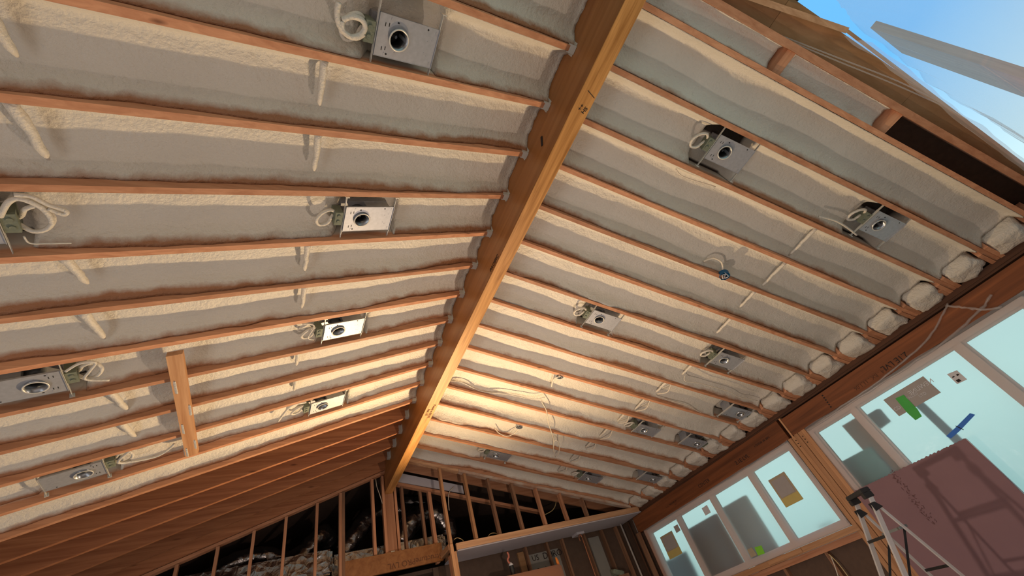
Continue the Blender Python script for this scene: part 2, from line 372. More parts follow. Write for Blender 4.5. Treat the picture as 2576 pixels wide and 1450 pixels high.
# ------------------------------------------------------------------ rafters
def rafter(side, y, x1=XW, spray=1.0, m='rafter_wood', wdt=0.038, dep=0.235, x0=None):
    b = MB(); t = TL if side < 0 else TR
    nx, nzs = 44, 7
    xs0 = HB if x0 is None else x0
    sp = []
    rows = []
    for i in range(nx + 1):
        x = xs0 + (x1 - xs0) * i / nx
        zb = ZR - t * (x - HB)
        bow = 0.002 * nz(x * 0.8, y * 3)
        ring = []
        for k in range(nzs + 1): ring.append((-1, k))
        for k in range(nzs, -1, -1): ring.append((1, k))
        idx = []
        for sgn, k in ring:
            d = dep * (k / nzs) ** 1.4
            b.v.append((side * x, y + sgn * wdt / 2 + bow, zb + d)); idx.append(len(b.v) - 1)
            v = 0.0
            if spray > 0 and d > 0: 
                v = spray * (max(0.0, min(1.0, (d - 0.045) / 0.05)) if sgn < 0 else 0.15 + min(1.6, d / 0.03))
            sp.append(v)
        rows.append(idx)
    n = len(rows[0])
    for i in range(nx):
        for k in range(n):
            k2 = (k + 1) % n; b.f.append((rows[i][k], rows[i + 1][k], rows[i + 1][k2], rows[i][k2]))
    b.f.append(tuple(rows[0])); b.f.append(tuple(rows[-1])[::-1])
    b.attr = {'spray': sp}
    return b
RL = {}
for i in range(-1, 17):
    y = YL0 + i * S
    n = 17 - i
    bare = i >= 12
    o = rafter(-1, y, 4.4, 0.0 if bare else 1.0).build('rafter', 'bare_rafter_wood' if bare else 'rafter_wood', bevel=0)
    lab = ('bare reddish wooden rafter' if bare else 'wooden rafter with foam overspray') + ' on the left slope, %s from the gable wall' % (ORD[n] if n < 20 else 'last')
    if i == 16: lab = 'bare wooden rafter on the left slope, directly on the gable wall plate'
    tag(o, lab, 'rafter', 'rafters on the left slope'); RL[i] = o
    if i < 16:   # metal hanger
        h = MB(); z = ZR; 
        h.box(-HB - 0.058, -HB - 0.002, y - 0.027, y + 0.027, z - 0.016, z - 0.002)
        h.box(-HB - 0.05, -HB - 0.004, y - 0.025, y - 0.020, z - 0.01, z + 0.09).box(-HB - 0.05, -HB - 0.004, y + 0.020, y + 0.025, z - 0.01, z + 0.09)
        h.box(-HB - 0.006, -HB - 0.001, y - 0.045, y + 0.045, z - 0.005, z + 0.10)
        hg = h.build('joist_hanger', 'galv_light', o)
RR = {}
for i in range(0, 18):
    y = YR0 + i * S
    n = 18 - i
    o = rafter(1, y, 4.40 if i < 17 else 4.55, 1.0 if i < 17 else 0.2).build('rafter', 'rafter_wood')
    if i == 17: lab = 'bare rafter beyond the far stud wall on the right slope'
    elif i == 16: lab = 'foam dusted rafter on the right slope, on top of the far stud wall'
    else: lab = 'wooden rafter with foam overspray on the right slope, %s out from the far stud wall' % ORD[16 - i]
    tag(o, lab, 'rafter', 'rafters on the right slope'); RR[i] = o
    if i < 17:
        for k, (dy, xa) in enumerate(((-0.040, 4.10), (0.040, 4.14), (0.079, 4.22))):
            if k == 2 and i % 2: continue
            b = MB(); xb = 4.395
            b.hexa([(xa, y + dy - 0.019, zrr(xa) - 0.006), (xb, y + dy - 0.019, zrr(xb) - 0.006), (xb, y + dy + 0.019, zrr(xb) - 0.006), (xa, y + dy + 0.019, zrr(xa) - 0.006),
                    (xa, y + dy - 0.019, zrr(xa) + 0.14), (xb, y + dy - 0.019, zrr(xb) + 0.14), (xb, y + dy + 0.019, zrr(xb) + 0.14), (xa, y + dy + 0.019, zrr(xa) + 0.14)])
            b.build('scab_block', 'wood_x', o)
yr = -0.245
o = rafter(1, yr, 4.4, 0.25, wdt=0.045).build('rafter', 'rafter_wood')
tag(o, 'last wooden rafter on the right slope beside the brown plywood soffit', 'rafter')
RN = o

# ------------------------------------------------------------------ sprayed foam, one body per bay
FIXL = {0: [(-1.209, 1)], 3: [(-1.206, 1), (-2.99, -1)], 6: [(-1.206, 1), (-3.0, -1)], 9: [(-1.206, 1), (-2.992, -1)]}
FIXR = {1: [(1.415, 1), (3.08, 1)], 6: [(1.437, 1), (3.08, 1)], 8: [(3.905, -1)], 10: [(3.05, 1), (3.86, -1)], 13: [(3.915, -1)], 14: [(1.45, 1), (3.06, 1)]}
FIXY = {}
def foam_bay(side, ya, yb, x0, x1, fix, seed, mid=0.105, lo=0.010, hi=0.06, rough=1.0, label='', group='', eave=False):
    step = 0.021; nx = int((x1 - x0) / step); ny = 17
    b = MB(); t = TL if side < 0 else TR; thin = []; bare = []
    W = yb - ya
    ts = [0, .03, .07, .12, .17, .22, .27, .33, .40, .48, .56, .64, .72, .80, .87, .93, .97, 1.0]
    ny = len(ts) - 1
    for i in range(nx + 1):
        x = x0 + (x1 - x0) * i / nx
        zb = ZR - t * (x - HB)
        w1 = 0.15 + 0.06 * nz(x * 2.3, seed * 3.1) + 0.03 * nz(x * 9, seed * 5)
        w1 = max(0.07, w1)
        a = lo + 0.012 * nz(x * 4, seed * 7.7)
        bb = hi + 0.038 * nz(x * 1.6, seed * 2.3) + 0.012 * nz(x * 7, seed)
        md = mid + 0.022 * nz(x * 1.3, seed * 1.7)
        rec = 0.0
        for fx, _ in fix:
            d = abs(x - abs(fx)) - 0.185
            rec = max(rec, min(1, max(0, 1 - (d - 0.0) / 0.03)))
        e = 0.0
        if eave: 
            e = max(0, (x - (x1 - 0.12)) / 0.12); 
        for k, tt in enumerate(ts):
            u = max(0, 1 - tt / w1)
            s1 = u * u * 0.25 + u * 0.75
            v = max(0, 1 - (1 - tt) / 0.28); s2 = v ** 1.6
            h = md - (md - a) * min(1, s1) - (md - bb) * s2
            h += rough * (0.006 * nz(x * 7, tt * W * 7, seed) + 0.0045 * nz(x * 24, tt * W * 24, seed + 9) * (0.3 + 1.2 * u))
            h -= 0.05 * e * e * (1 - 0.5 * abs(tt - .5))
            if rec > 0: h = h * (1 - rec) + (0.205 + 0.012 * nz(x * 12, tt * 5, seed)) * rec
            h = max(0.003, h)
            # beam end: foam curls down onto the beam side
            c = max(0, 1 - (x - x0) / 0.05) if not eave or True else 0
            h -= 0.03 * c * c * (0.6 + 0.8 * nz(tt * 6, seed))
            y = ya + W * tt
            if tt in (0, 1.0): y += 0.0
            b.v.append((side * x, y, zb + max(0.002, h)))
            th = 0.0
            if tt > 0.84: th = ((tt - 0.84) / 0.16) ** 1.2 * ((1.15 if side < 0 else 0.8) + 1.1 * nz(x * 1.1, seed * 4.4))
            if rec > 0: th = 0
            thin.append(max(0, th)); bare.append(1.0 if rec > 0.9 and (tt < 0.30 or tt > 0.93) and not (side < 0 and seed == 10) else 0.0)  # 'bare' paints the void's darkness along the recess edges
    m_ = ny + 1
    for i in range(nx):
        for k in range(ny):
            q = (i * m_ + k, (i + 1) * m_ + k, (i + 1) * m_ + k + 1, i * m_ + k + 1); b.f.append(q)
    # closed body up to the roof deck
    base = len(b.v)
    per = [i * m_ for i in range(nx + 1)] + [nx * m_ + k for k in range(1, ny + 1)] + [i * m_ + ny for i in range(nx - 1, -1, -1)] + [k for k in range(ny - 1, 0, -1)]
    for p in per:
        x, y, z = b.v[p]; b.v.append((x, y, ZR - t * (abs(x) - HB) + 0.225)); thin.append(0); bare.append(0)
    n = len(per)
    for k in range(n): k2 = (k + 1) % n; b.f.append((per[k], per[k2], base + k2, base + k))
    b.f.append(tuple(base + k for k in range(n)))
    b.attr = {'thin': thin, 'bare': bare}
    o = b.build('spray_foam', 'foam', smooth=True)
    return tag(o, label, 'insulation', group)
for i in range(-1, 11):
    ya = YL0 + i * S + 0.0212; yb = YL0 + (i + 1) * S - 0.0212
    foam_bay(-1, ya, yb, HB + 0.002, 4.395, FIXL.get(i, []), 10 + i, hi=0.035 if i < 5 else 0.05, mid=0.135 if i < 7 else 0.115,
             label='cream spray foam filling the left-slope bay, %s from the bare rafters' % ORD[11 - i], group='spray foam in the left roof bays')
for i in range(0, 16):
    ya = YR0 + i * S + 0.0212; yb = YR0 + (i + 1) * S - 0.0212
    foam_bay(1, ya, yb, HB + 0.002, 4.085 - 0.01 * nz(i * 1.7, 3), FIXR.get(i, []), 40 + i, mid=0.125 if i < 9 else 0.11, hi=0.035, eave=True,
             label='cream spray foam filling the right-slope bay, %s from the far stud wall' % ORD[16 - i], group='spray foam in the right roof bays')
# narrow bay beside the plywood soffit: foam between short blocks
foam_bay(1, -0.222, YR0 - 0.0195, HB + 0.01, 1.26, [], 90, mid=0.07, lo=0.05, hi=0.05, label='foam in the narrow bay beside the ridge beam at the near end', group='')
foam_bay(1, -0.222, YR0 - 0.0195, 1.36, 2.28, [], 91, mid=0.07, lo=0.05, hi=0.05, label='foam in the narrow bay between two short wood blocks', group='')
for k, x in enumerate((1.31, 2.34)):
    b = MB(); b.hexa([(x - 0.035, -0.222, zrr(x) + 0.03), (x + 0.035, -0.222, zrr(x) + 0.01), (x + 0.035, YR0 - 0.02, zrr(x) + 0.01), (x - 0.035, YR0 - 0.02, zrr(x) + 0.03),
                      (x - 0.035, -0.222, zrr(x) + 0.23), (x + 0.035, -0.222, zrr(x) + 0.21), (x + 0.035, YR0 - 0.02, zrr(x) + 0.21), (x - 0.035, YR0 - 0.02, zrr(x) + 0.23)])
    tag(b.build('blocking', 'wood_y'), ['short wood block in the narrow bay, nearer the ridge beam', 'short wood block beside the open dark end of the narrow bay'][k], 'blocking')

# eave lumps of foam between the rafter tails
def lump(cx, cy, cz, lx, ly, lz, seed):
    b = MB(); nu, nv = 18, 28
    for i in range(nu + 1):
        ph = math.pi * i / nu - math.pi / 2
        for k in range(nv):
            th = 2 * math.pi * k / nv
            sp = lambda c, e: math.copysign(abs(c) ** e, c)
            x = sp(math.cos(ph), 0.4) * sp(math.cos(th), 0.35); y = sp(math.cos(ph), 0.4) * sp(math.sin(th), 0.35); z = sp(math.sin(ph), 0.6)
            s = 1 + 0.20 * nz(x * 1.5 + seed, y * 1.5, z * 1.5) + 0.12 * nz(x * 4, y * 4 + seed, z * 4)
            X = cx + x * lx * s
            b.v.append((X, cy + y * ly * s, cz + z * lz * s - TR * (X - cx)))
    for i in range(nu):
        for k in range(nv):
            k2 = (k + 1) % nv; b.f.append((i * nv + k, i * nv + k2, (i + 1) * nv + k2, (i + 1) * nv + k))
    return b
for i in range(0, 16):
    y = YR0 + (i + 0.5) * S + 0.01
    x = 4.215 + 0.01 * nz(i * 2.1, 7)
    o = lump(x, y, zrr(x) + 0.055, 0.120, 0.142 + 0.012 * nz(i, 2), 0.085, i * 3.3).build('foam_lump', 'foam', smooth=True)
    tag(o, 'puffy foam lump between rafter tails above the header, %s from the far stud wall' % ORD[16 - i], 'insulation', 'foam lumps at the eave')

# ------------------------------------------------------------------ recessed light housings
def ring_mesh(b, cx, cy, r0, r1, z0, z1, seg=32):
    base = len(b.v)
    for r, z in ((r0, z0), (r1, z0), (r1, z1), (r0, z1)):
        for k in range(seg):
            t = 2 * math.pi * k / seg; b.v.append((cx + r * math.cos(t), cy + r * math.sin(t), z))
    for q in range(4):
        for k in range(seg):
            k2 = (k + 1) % seg; q2 = (q + 1) % 4
            b.f.append((base + q * seg + k, base + q * seg + k2, base + q2 * seg + k2, base + q2 * seg + k))
def make_housing():
    root = bpy.data.objects.new('recessed_light_housing', None); COL.objects.link(root)
    hx, hy = 0.1725, 0.104; cx, r, seg = -0.052, 0.051, 32
    # plate with a round hole
    b = MB()
    outer = []
    for k in range(seg):
        t = 2 * math.pi * k / seg; dx, dy = math.cos(t), math.sin(t)
        sc_ = min(((hx - cx) if dx > 0 else (hx + cx)) / abs(dx) if abs(dx) > 1e-6 else 9, hy / abs(dy) if abs(dy) > 1e-6 else 9)
        outer.append((cx + dx * sc_, dy * sc_))
    # snap nearest samples to the corners
    for cxy in ((hx, hy), (hx, -hy), (-hx, hy), (-hx, -hy)):
        j = min(range(seg), key=lambda q: (outer[q][0] - cxy[0]) ** 2 + (outer[q][1] - cxy[1]) ** 2); outer[j] = cxy
    for z in (0.0, 0.002):
        for k in range(seg): b.v.append((outer[k][0], outer[k][1], z))
        for k in range(seg): t = 2 * math.pi * k / seg; b.v.append((cx + r * math.cos(t), r * math.sin(t), z))
    for k in range(seg):
        k2 = (k + 1) % seg
        b.f += [(k, k2, seg + k2, seg + k), (2 * seg + k, 3 * seg + k, 3 * seg + k2, 2 * seg + k2), (k, 2 * seg + k, 2 * seg + k2, k2), (seg + k, seg + k2, 3 * seg + k2, 3 * seg + k)]
    b.box(hx - 0.002, hx, -hy, hy, -0.008, 0.012); b.box(-hx, -hx + 0.002, -hy, hy, -0.006, 0.03)
    b.box(-hx, hx, -hy, -hy + 0.002, -0.001, 0.010); b.box(-hx, hx, hy - 0.002, hy, -0.001, 0.010)
    for x, y in ((0.155, 0.08), (0.155, -0.08), (-0.118, 0.088), (-0.108, -0.083)): b.box(x - 0.003, x + 0.003, y - 0.009, y + 0.009, -0.0016, -0.0002)
    for x, y in ((0.11, 0.03), (0.125, 0.045), (0.115, -0.03), (0.14, -0.04), (0.01, -0.01), (-0.06, 0.07)): b.tube([(x, y, -0.0016), (x, y, -0.0002)], 0.0022, 8)
    plate = b.build('mounting_plate', 'galv', root, local=True)
    s = MB()
    for x, y, w_, l in ((-0.135, 0.062, 0.004, 0.018), (-0.115, 0.058, 0.004, 0.018), (-0.135, -0.055, 0.004, 0.018), (-0.115, -0.058, 0.004, 0.018), (-0.068, -0.078, 0.010, 0.008)):
        s.box(x - w_ / 2, x + w_ / 2, y - l / 2, y + l / 2, -0.0012, -0.0002)
    for x, y in ((-0.105, 0.085), (0.105, -0.088)):
        base = len(s.v); s.tube([(x, y, -0.0012), (x, y, -0.0002)], 0.005, 12)
    s.build('slots', 'black_void', plate, local=True)
    c = MB(); ring_mesh(c, cx, 0, r - 0.003, r, -0.012, 0.11); c.build('can', 'can_metal', root, smooth=True, local=True)
    c = MB(); ring_mesh(c, cx, 0, r - 0.002, r + 0.006, -0.014, -0.011); c.build('collar', 'galv_light', root, smooth=True, local=True)
    c = MB(); c.tube([(cx, 0, 0.1), (cx, 0, 0.108)], r - 0.0035, 24); c.build('can_top', 'black_void', root, local=True)
    c = MB(); c.tube([(cx, 0.0, 0.07), (cx - 0.02, 0.012, 0.05), (cx - 0.035, 0.0, 0.065), (cx - 0.01, -0.02, 0.05), (cx + 0.015, -0.01, 0.07)], 0.003, 6); c.tube([(cx - 0.01, 0, 0.06), (cx + 0.002, 0.0, 0.035)], 0.009, 8)
    c.build('socket_lead', 'can_metal', root, local=True)
    c = MB().box(-0.165, 0.165, -0.075, 0.075, 0.11, 0.15); c.box(-0.005, 0.165, -0.07, 0.07, 0.004, 0.11); c.build('housing_box', 'galv', root, local=True)
    jb = MB().box(-hx - 0.058, -hx - 0.006, -0.05, 0.055, 0.01, 0.10); jb.tube([(-hx - 0.035, -0.02, 0.004), (-hx - 0.035, -0.02, 0.012)], 0.012, 12); jb.tube([(-hx - 0.035, 0.025, 0.004), (-hx - 0.035, 0.025, 0.012)], 0.012, 12)
    jb.build('junction_box', 'dirty_green', root, local=True)
    for x in (-hx - 0.003, hx + 0.003):
        hb = MB(); hb.box(x - 0.0015, x + 0.0015, -0.184, 0.184, 0.004, 0.022); hb.box(x - 0.012, x + 0.014, -0.184, -0.179, -0.004, 0.028); hb.box(x - 0.012, x + 0.014, 0.179, 0.184, -0.004, 0.028)
        hb.build('hanger_bar', 'galv_light', root, local=True)
    wm = MB(); pts = [(-hx - 0.05, -0.03, 0.05), (-hx - 0.09, -0.06, 0.03), (-hx - 0.14, -0.04, 0.025), (-hx - 0.17, 0.02, 0.03), (-hx - 0.14, 0.075, 0.045), (-hx - 0.09, 0.06, 0.045), (-hx - 0.07, 0.02, 0.05), (-hx - 0.055, 0.0, 0.06)]
    wm.tube(smoothline(pts, 4), 0.011, 8); wm.build('foam_coated_wire', 'foam', root, smooth=True, local=True)
    return root
def smoothline(p, n):
    p = [Vector(q) for q in p]; out = []
    for i in range(len(p) - 1):
        a = p[max(i - 1, 0)]; b = p[i]; c = p[i + 1]; d = p[min(i + 2, len(p) - 1)]
        for k in range(n):
            t = k / n
            out.append(0.5 * ((2 * b) + (c - a) * t + (2 * a - 5 * b + 4 * c - d) * t * t + (3 * b - 3 * c + d - a) * t ** 3))
    out.append(p[-1]); return out
house = make_housing()
HS = [(-1.209, 0.60, 1, 'large galvanised light housing at the top of the picture, left of the ridge beam'),
      (-1.206, 1.795, 1, 'galvanised light housing left of the beam, second in its row counting from the nearest'),
      (-1.206, 3.015, 1, 'third galvanised light housing left of the beam, near the flat board'),
      (-1.206, 4.25, 1, 'galvanised light housing left of the beam, farthest of its row by the bare rafters'),
      (-3.0, 3.0, -1, 'bluish light housing cut by the left picture edge, above the flat board'),
      (-2.992, 4.20, -1, 'bluish light housing low on the left slope beside the bare rafters'),
      (-2.99, 1.79, -1, 'light housing mostly cut off by the left picture edge, beside foamed wires'),
      (1.415, 0.54, 1, 'grey light housing nearest on the right slope, close to the ridge beam'),
      (3.085, 0.535, 1, 'pale bluish light housing nearest the eave at upper right, with open junction box'),
      (1.437, 2.59, 1, 'light housing on the right slope near the ridge, middle of the bay row'),
      (3.08, 2.59, 1, 'light housing on the lower right slope in line with the one near the ridge'),
      (3.905, 3.395, -1, 'light housing beside the eave foam above the window post'),
      (3.07, 4.265, 1, 'left one of the two light housings side by side near the eave'),
      (3.86, 4.265, -1, 'right one of the two light housings side by side near the eave'),
      (1.45, 5.81, 1, 'dark light housing near the top of the far stud wall, close to the ridge'),
      (3.06, 5.885, 1, 'dark light housing above the far stud wall on the lower slope'),
      (3.915, 5.47, -1, 'dark light housing tucked in the far eave corner')]
for k, (x, y, d, lab) in enumerate(HS):
    o = house if k == 0 else copy_tree(house)
    t = math.atan(TL if x < 0 else TR)
    z = (zl(x) if x < 0 else zrr(x)) + 0.018
    o.location = (x, y, z + ZO)
    # local -X is the can end; left slope: can away from ridge; right slope: can toward ridge
    rot = Matrix.Rotation(-t if x < 0 else t, 4, 'Y')
    flip = Matrix.Rotation(math.pi, 4, 'Z') if d < 0 else Matrix.Identity(4)
    o.rotation_euler = (rot @ flip).to_euler()
    tag(o, lab, 'light fixture', 'recessed light housings in the roof bays')

# ------------------------------------------------------------------ foam covered cables crossing the bays
def slope_pt(side, x, y, off): return (side * x, y, ZR - (TL if side < 0 else TR) * (x - HB) + off)
def ridge_cable(side, x, ya, yb, r, lab, bend=0.0, thick='foam'):
    n = 9; pts = []; rr = []
    for k in range(n):
        t = k / (n - 1)
        off = 0.035 + 0.035 * t + 0.004 * nz(k * 0.9, x * 5)
        pts.append(slope_pt(side, x + bend * t + 0.006 * nz(k * 0.7, ya * 4), ya + (yb - ya) * t, off)); rr.append(r * (1.25 - 0.45 * t + 0.25 * nz(k * 1.3, ya)) if k < n - 1 else r * 0.3)
    o = MB().tube(pts, rr, 10).build('foam_coated_cable', thick, smooth=True)
    return tag(o, lab, 'cable', 'cables under foam across the bays')
colL = [(1, 0.79, 1.05), (2, 1.19, 1.46), (4, 2.0, 2.30), (5, 2.41, 2.70), (7, 3.22, 3.47), (8, 3.63, 3.88)]
for k, (i, a, b_) in enumerate(colL):
    ridge_cable(-1, 1.60 - 0.012 * k, a, b_, 0.017, 'foam covered cable across the left slope, upper row, %s bay from the viewer' % ORD[k + 1])
colL2 = [(1, 0.79, 1.03), (2, 1.19, 1.47), (4, 2.0, 2.24), (5, 2.41, 2.72), (7, 3.22, 3.55), (8, 3.63, 3.95)]
for k, (i, a, b_) in enumerate(colL2):
    ridge_cable(-1, 2.68, a, b_, 0.020, 'foam covered cable across the left slope, lower row, %s bay from the viewer' % ORD[k + 1], bend=-0.04)
colR = [(0.78, 1.13, 2.62), (1.19, 1.56, 2.66), (1.60, 1.87, 2.66), (2.0, 2.30, 2.70), (2.82, 3.06, 2.80), (3.22, 3.50, 2.72), (3.62, 3.95, 2.68), (4.03, 4.3, 2.62), (4.43, 4.78, 2.60), (4.84, 5.12, 2.56), (5.25, 5.56, 2.52), (5.66, 5.95, 2.50)]
for k, (a, b_, x) in enumerate(colR):
    ridge_cable(1, x - 0.03, a, b_, 0.014, 'foam covered cable down the middle of the right slope, %s from the viewer' % ORD[k + 1], bend=0.05)
    if k > 4: 
        o = MB().tube(smoothline([slope_pt(1, x + 0.03, a, 0.03), slope_pt(1, x + 0.06, (a + b_) / 2, 0.0), slope_pt(1, x + 0.03, b_, 0.05)], 5), 0.007, 7).build('foam_coated_cable', 'cable_cream', smooth=True)
        tag(o, 'thin sprayed cable beside the thick one on the right slope, %s of its row' % ORD[k - 4], 'cable', 'thin cables beside the foam covered row')

# ceiling boxes
def round_box(x, y, off, r, m, lab, wires):
    p = slope_pt(1, x, y, off)
    o = empty('ceiling_box', p, lab, 'electrical box', None, (0, math.atan(TR), 0))
    b = MB(); ring_mesh(b, 0, 0, r - 0.003, r, -0.004, 0.04, 8 if m == 'blue_box' else 24); b.tube([(0, 0, 0.034), (0, 0, 0.04)], r, 24); b.build('box', m, o, local=True)
    c = MB()
    for k in range(wires):
        a = k * 2.1; c.tube(smoothline([(0.5 * r * math.cos(a), 0.5 * r * math.sin(a), 0.03), (0.6 * r * math.cos(a + 1.5), 0.6 * r * math.sin(a + 1.5), -0.01), (0.5 * r * math.cos(a + 3), 0.5 * r * math.sin(a + 3), 0.0), (0.2 * r, -0.3 * r * (k - 1), 0.03)], 5), 0.004, 6)
    c.build('wire', 'label_white' if m == 'blue_box' else 'can_metal', o, smooth=True, local=True)
    return o
round_box(2.17, 1.545, -0.01, 0.052, 'blue_box', 'dark blue round electrical box with white wires on a right-slope rafter', 3)
round_box(1.42, 3.64, 0.0, 0.05, 'galv', 'grey round electrical box on the right slope, nearer the viewer', 3)
round_box(1.407, 4.90, 0.0, 0.05, 'galv', 'grey round electrical box on the right slope, farther from the viewer', 3)
def cable(pts, r, m, lab, smooth_n=5, parent=None, seg=8):
    o = MB().tube(smoothline(pts, smooth_n), r, seg).build('cable', m, parent, smooth=True)
    if not parent: tag(o, lab, 'cable')
    return o
cable([onR(1818, 680, .04), onR(1815, 660, .05), onR(1795, 650, .06), onR(1770, 658, .07)], 0.009, 'cable_cream', 'foamed cable stub curving to the dark blue box')
cable([onR(1362, 1010, .02), onR(1375, 1035, 0), onR(1380, 1065, -.02), onR(1392, 1105, -.03), onR(1393, 1135, -.03), onR(1400, 1150, -.03), onR(1407, 1135, -.03), onR(1405, 1115, -.03), onR(1398, 1108, -.03), onR(1392, 1120, -.03), onR(1397, 1150, -.03)], 0.006, 'cable_cream', 'long cable hanging in a narrow loop from the right slope')
cable([onR(1310, 1072, .02), onR(1295, 1090, 0), onR(1275, 1098, 0), onR(1255, 1090, .02), onR(1245, 1078, .04)], 0.006, 'cable_cream', 'cable bowing from the farther round box')
cable([onR(1411, 946, 0), onR(1396, 952, .01), onR(1390, 962, .03), onR(1388, 972, .04)], 0.012, 'foam', 'foamed cable below the nearer round box')
cable([onR(1118, 958, .07), onR(1160, 962, .06), onR(1210, 985, .05), onR(1270, 992, .05), onR(1340, 1005, .04), onR(1370, 1000, .03)], 0.006, 'foam', 'sprayed cable running down a right-slope bay toward the boxes')
cable([onR(1650, 998, .05), onR(1690, 1010, .04), onR(1730, 1022, .03), onR(1770, 1042, .02), onR(1800, 1048, .02)], 0.005, 'cable_cream', 'cable leading to the light housing by the eave')
cable([onR(1722, 945, .04), onR(1725, 960, .0), onR(1760, 965, .03), onR(1830, 985, .03), onR(1860, 1000, .03), onR(1905, 1008, .04)], 0.005, 'cable_cream', 'cable dipping along the bay under the lower right housing')
cable([onR(1700, 425, .05), onR(1720, 445, .04), onR(1800, 470, .03)], 0.005, 'cable_cream', 'short cable at the foot of the nearest right housing')
cable([onR(2060, 545, .04), onR(2100, 555, .03), onR(2130, 572, .03), onR(2155, 592, .03), onR(2068, 500, .06)][:4], 0.009, 'foam', 'foamed cable swinging toward the pale bluish housing')
for pts, r, lab in (([(852, 5), (848, 30), (852, 60), (870, 85), (895, 95), (915, 85)], 0.014, 'thick foamed cable curling left of the topmost housing'),
                    ([(860, 50), (885, 42), (910, 50), (918, 70), (905, 88), (880, 92), (862, 75), (860, 52)], 0.014, 'foam covered cable coil touching the topmost housing')):
    cable([onL(a, b_, 0.035) for a, b_ in pts], r, 'foam', lab)
for k, (pts, r) in enumerate((([(0, 545), (20, 510), (50, 500), (100, 520), (125, 545), (130, 560)], 0.012), ([(35, 490), (80, 495), (120, 515), (165, 530), (160, 540), (120, 525)], 0.010), ([(60, 595), (75, 612), (120, 613), (180, 612)], 0.004))):
    cable([onL(a, b_, 0.03) for a, b_ in pts], r, 'foam', ['thick foam coated cable arching at the left picture edge', 'foamed cable crossing above the arch at the left edge', 'thin cable lying in the foam near the left edge'][k])
for k, pts in enumerate(([(165, 935), (200, 915), (240, 912), (225, 935), (215, 955), (275, 957)], [(262, 1148), (300, 1138), (330, 1130), (300, 1158), (310, 1165), (390, 1150), (425, 1130), (438, 1118)], [(700, 1060), (715, 1040), (735, 1020), (770, 1012)], [(760, 815), (790, 820), (775, 850), (790, 855)])):
    cable([onL(a, b_, 0.02) for a, b_ in pts], [0.008, 0.010, 0.012, 0.006][k], 'foam', ['foamed cable squiggle beside the housing at the left picture edge', 'foam coated cable loop above the low left housing', 'foamed cable hooking toward the farthest left housing', 'thin foamed wires beside the third left housing'][k])

# flat board nailed under the left rafters
b = MB(); xc = -2.31
pa = (-2.352, -2.268)
b.hexa([(pa[0], 2.875, zl(pa[0]) - 0.040), (pa[1], 2.875, zl(pa[1]) - 0.040), (pa[1] + 0.01, 4.335, zl(pa[1]) - 0.040), (pa[0] + 0.01, 4.335, zl(pa[0]) - 0.040),
        (pa[0], 2.875, zl(pa[0]) - 0.002), (pa[1], 2.875, zl(pa[1]) - 0.002), (pa[1] + 0.01, 4.335, zl(pa[1]) - 0.002), (pa[0] + 0.01, 4.335, zl(pa[0]) - 0.002)])
bd = b.build('brace_board', 'pale_wood_y')
tag(bd, 'flat orange board nailed across the undersides of the left rafters', 'board')
for k, (y, s) in enumerate(((3.25, -1), (3.6, 1), (3.85, -1), (4.15, 1), (4.25, -1))):
    x = -2.305 + s * 0.030
    o = lump(x, y, zl(x) - 0.0405, 0.016, 0.075, 0.003, k * 4.4).build('foam_smear', 'foam', bd, smooth=True)

# ------------------------------------------------------------------ header over the windows
hd = MB().box(XW, 4.44, 3.235, 6.75, 1.215, 1.475).build('header_beam', 'header_wood', bevel=0.002)
tag(hd, 'dark red-brown laminated header over the far small window', 'beam')
text('print', 'CENTER', 0.07, 'ink', (XW - 0.001, 4.86, 1.32), (0, -1, 0), (0, 0, 1), hd)
text('print', '2.1E LVL', 0.075, 'ink', (XW - 0.001, 4.03, 1.31), (0, -1, 0), (0, 0, 1), hd)
text('print', '.............  VALTA DR  24', 0.03, 'ink', (XW - 0.001, 5.7, 1.33), (0, -1, 0), (0, 0, 1), hd)
text('print', '1.75X9.50  28  SDC', 0.035, 'ink', (XW - 0.001, 3.6, 1.36), (0, -1, 0), (0, 0, 1), hd)
hn = MB().box(XW, 4.44, -1.2, 3.165, 1.225, 1.455).build('header_beam', 'header_wood', bevel=0.002)
tag(hn, 'dark red-brown laminated header over the large near window', 'beam')
text('print', '2.1E LVL', 0.085, 'ink', (XW - 0.001, 1.66, 1.305), (0, 1, 0), (0, 0, -1), hn)
text('print', '14 . BX . 11.1.06', 0.06, 'ink_soft', (XW - 0.001, 1.98, 1.29), (0, 1, 0), (0, 0, -1), hn)
m_ = MB()
for k in range(6): m_.box(XW - 0.001, XW, 2.525 - k * 0.003, 2.545 - k * 0.003, 1.26 + k * 0.03, 1.275 + k * 0.03)
m_.build('scorch_mark', 'ink', hn)
tp = MB().box(XW + 0.02, 4.41, -1.2, 6.75, 1.478, 1.545).build('top_plate', 'dark_wood_y')  # plate in a darker brown than the headers
tag(tp, 'dark wall plate on top of the window headers', 'wall plate')
gp = MB().box(XW - 0.005, 4.42, 3.168, 3.19, 1.2, 1.475).build('packing_strip', 'pale_wood_z')
tag(gp, 'thin pale wood strip standing in the gap between the two headers', 'board')
tag(MB().box(XW + 0.06, 4.43, 3.192, 3.232, 1.2, 1.475).build('gap_shade', 'black_void'), 'black strip standing in for the shade in the gap between the headers', 'painted shade')  # black box put in as the darkness of the gap

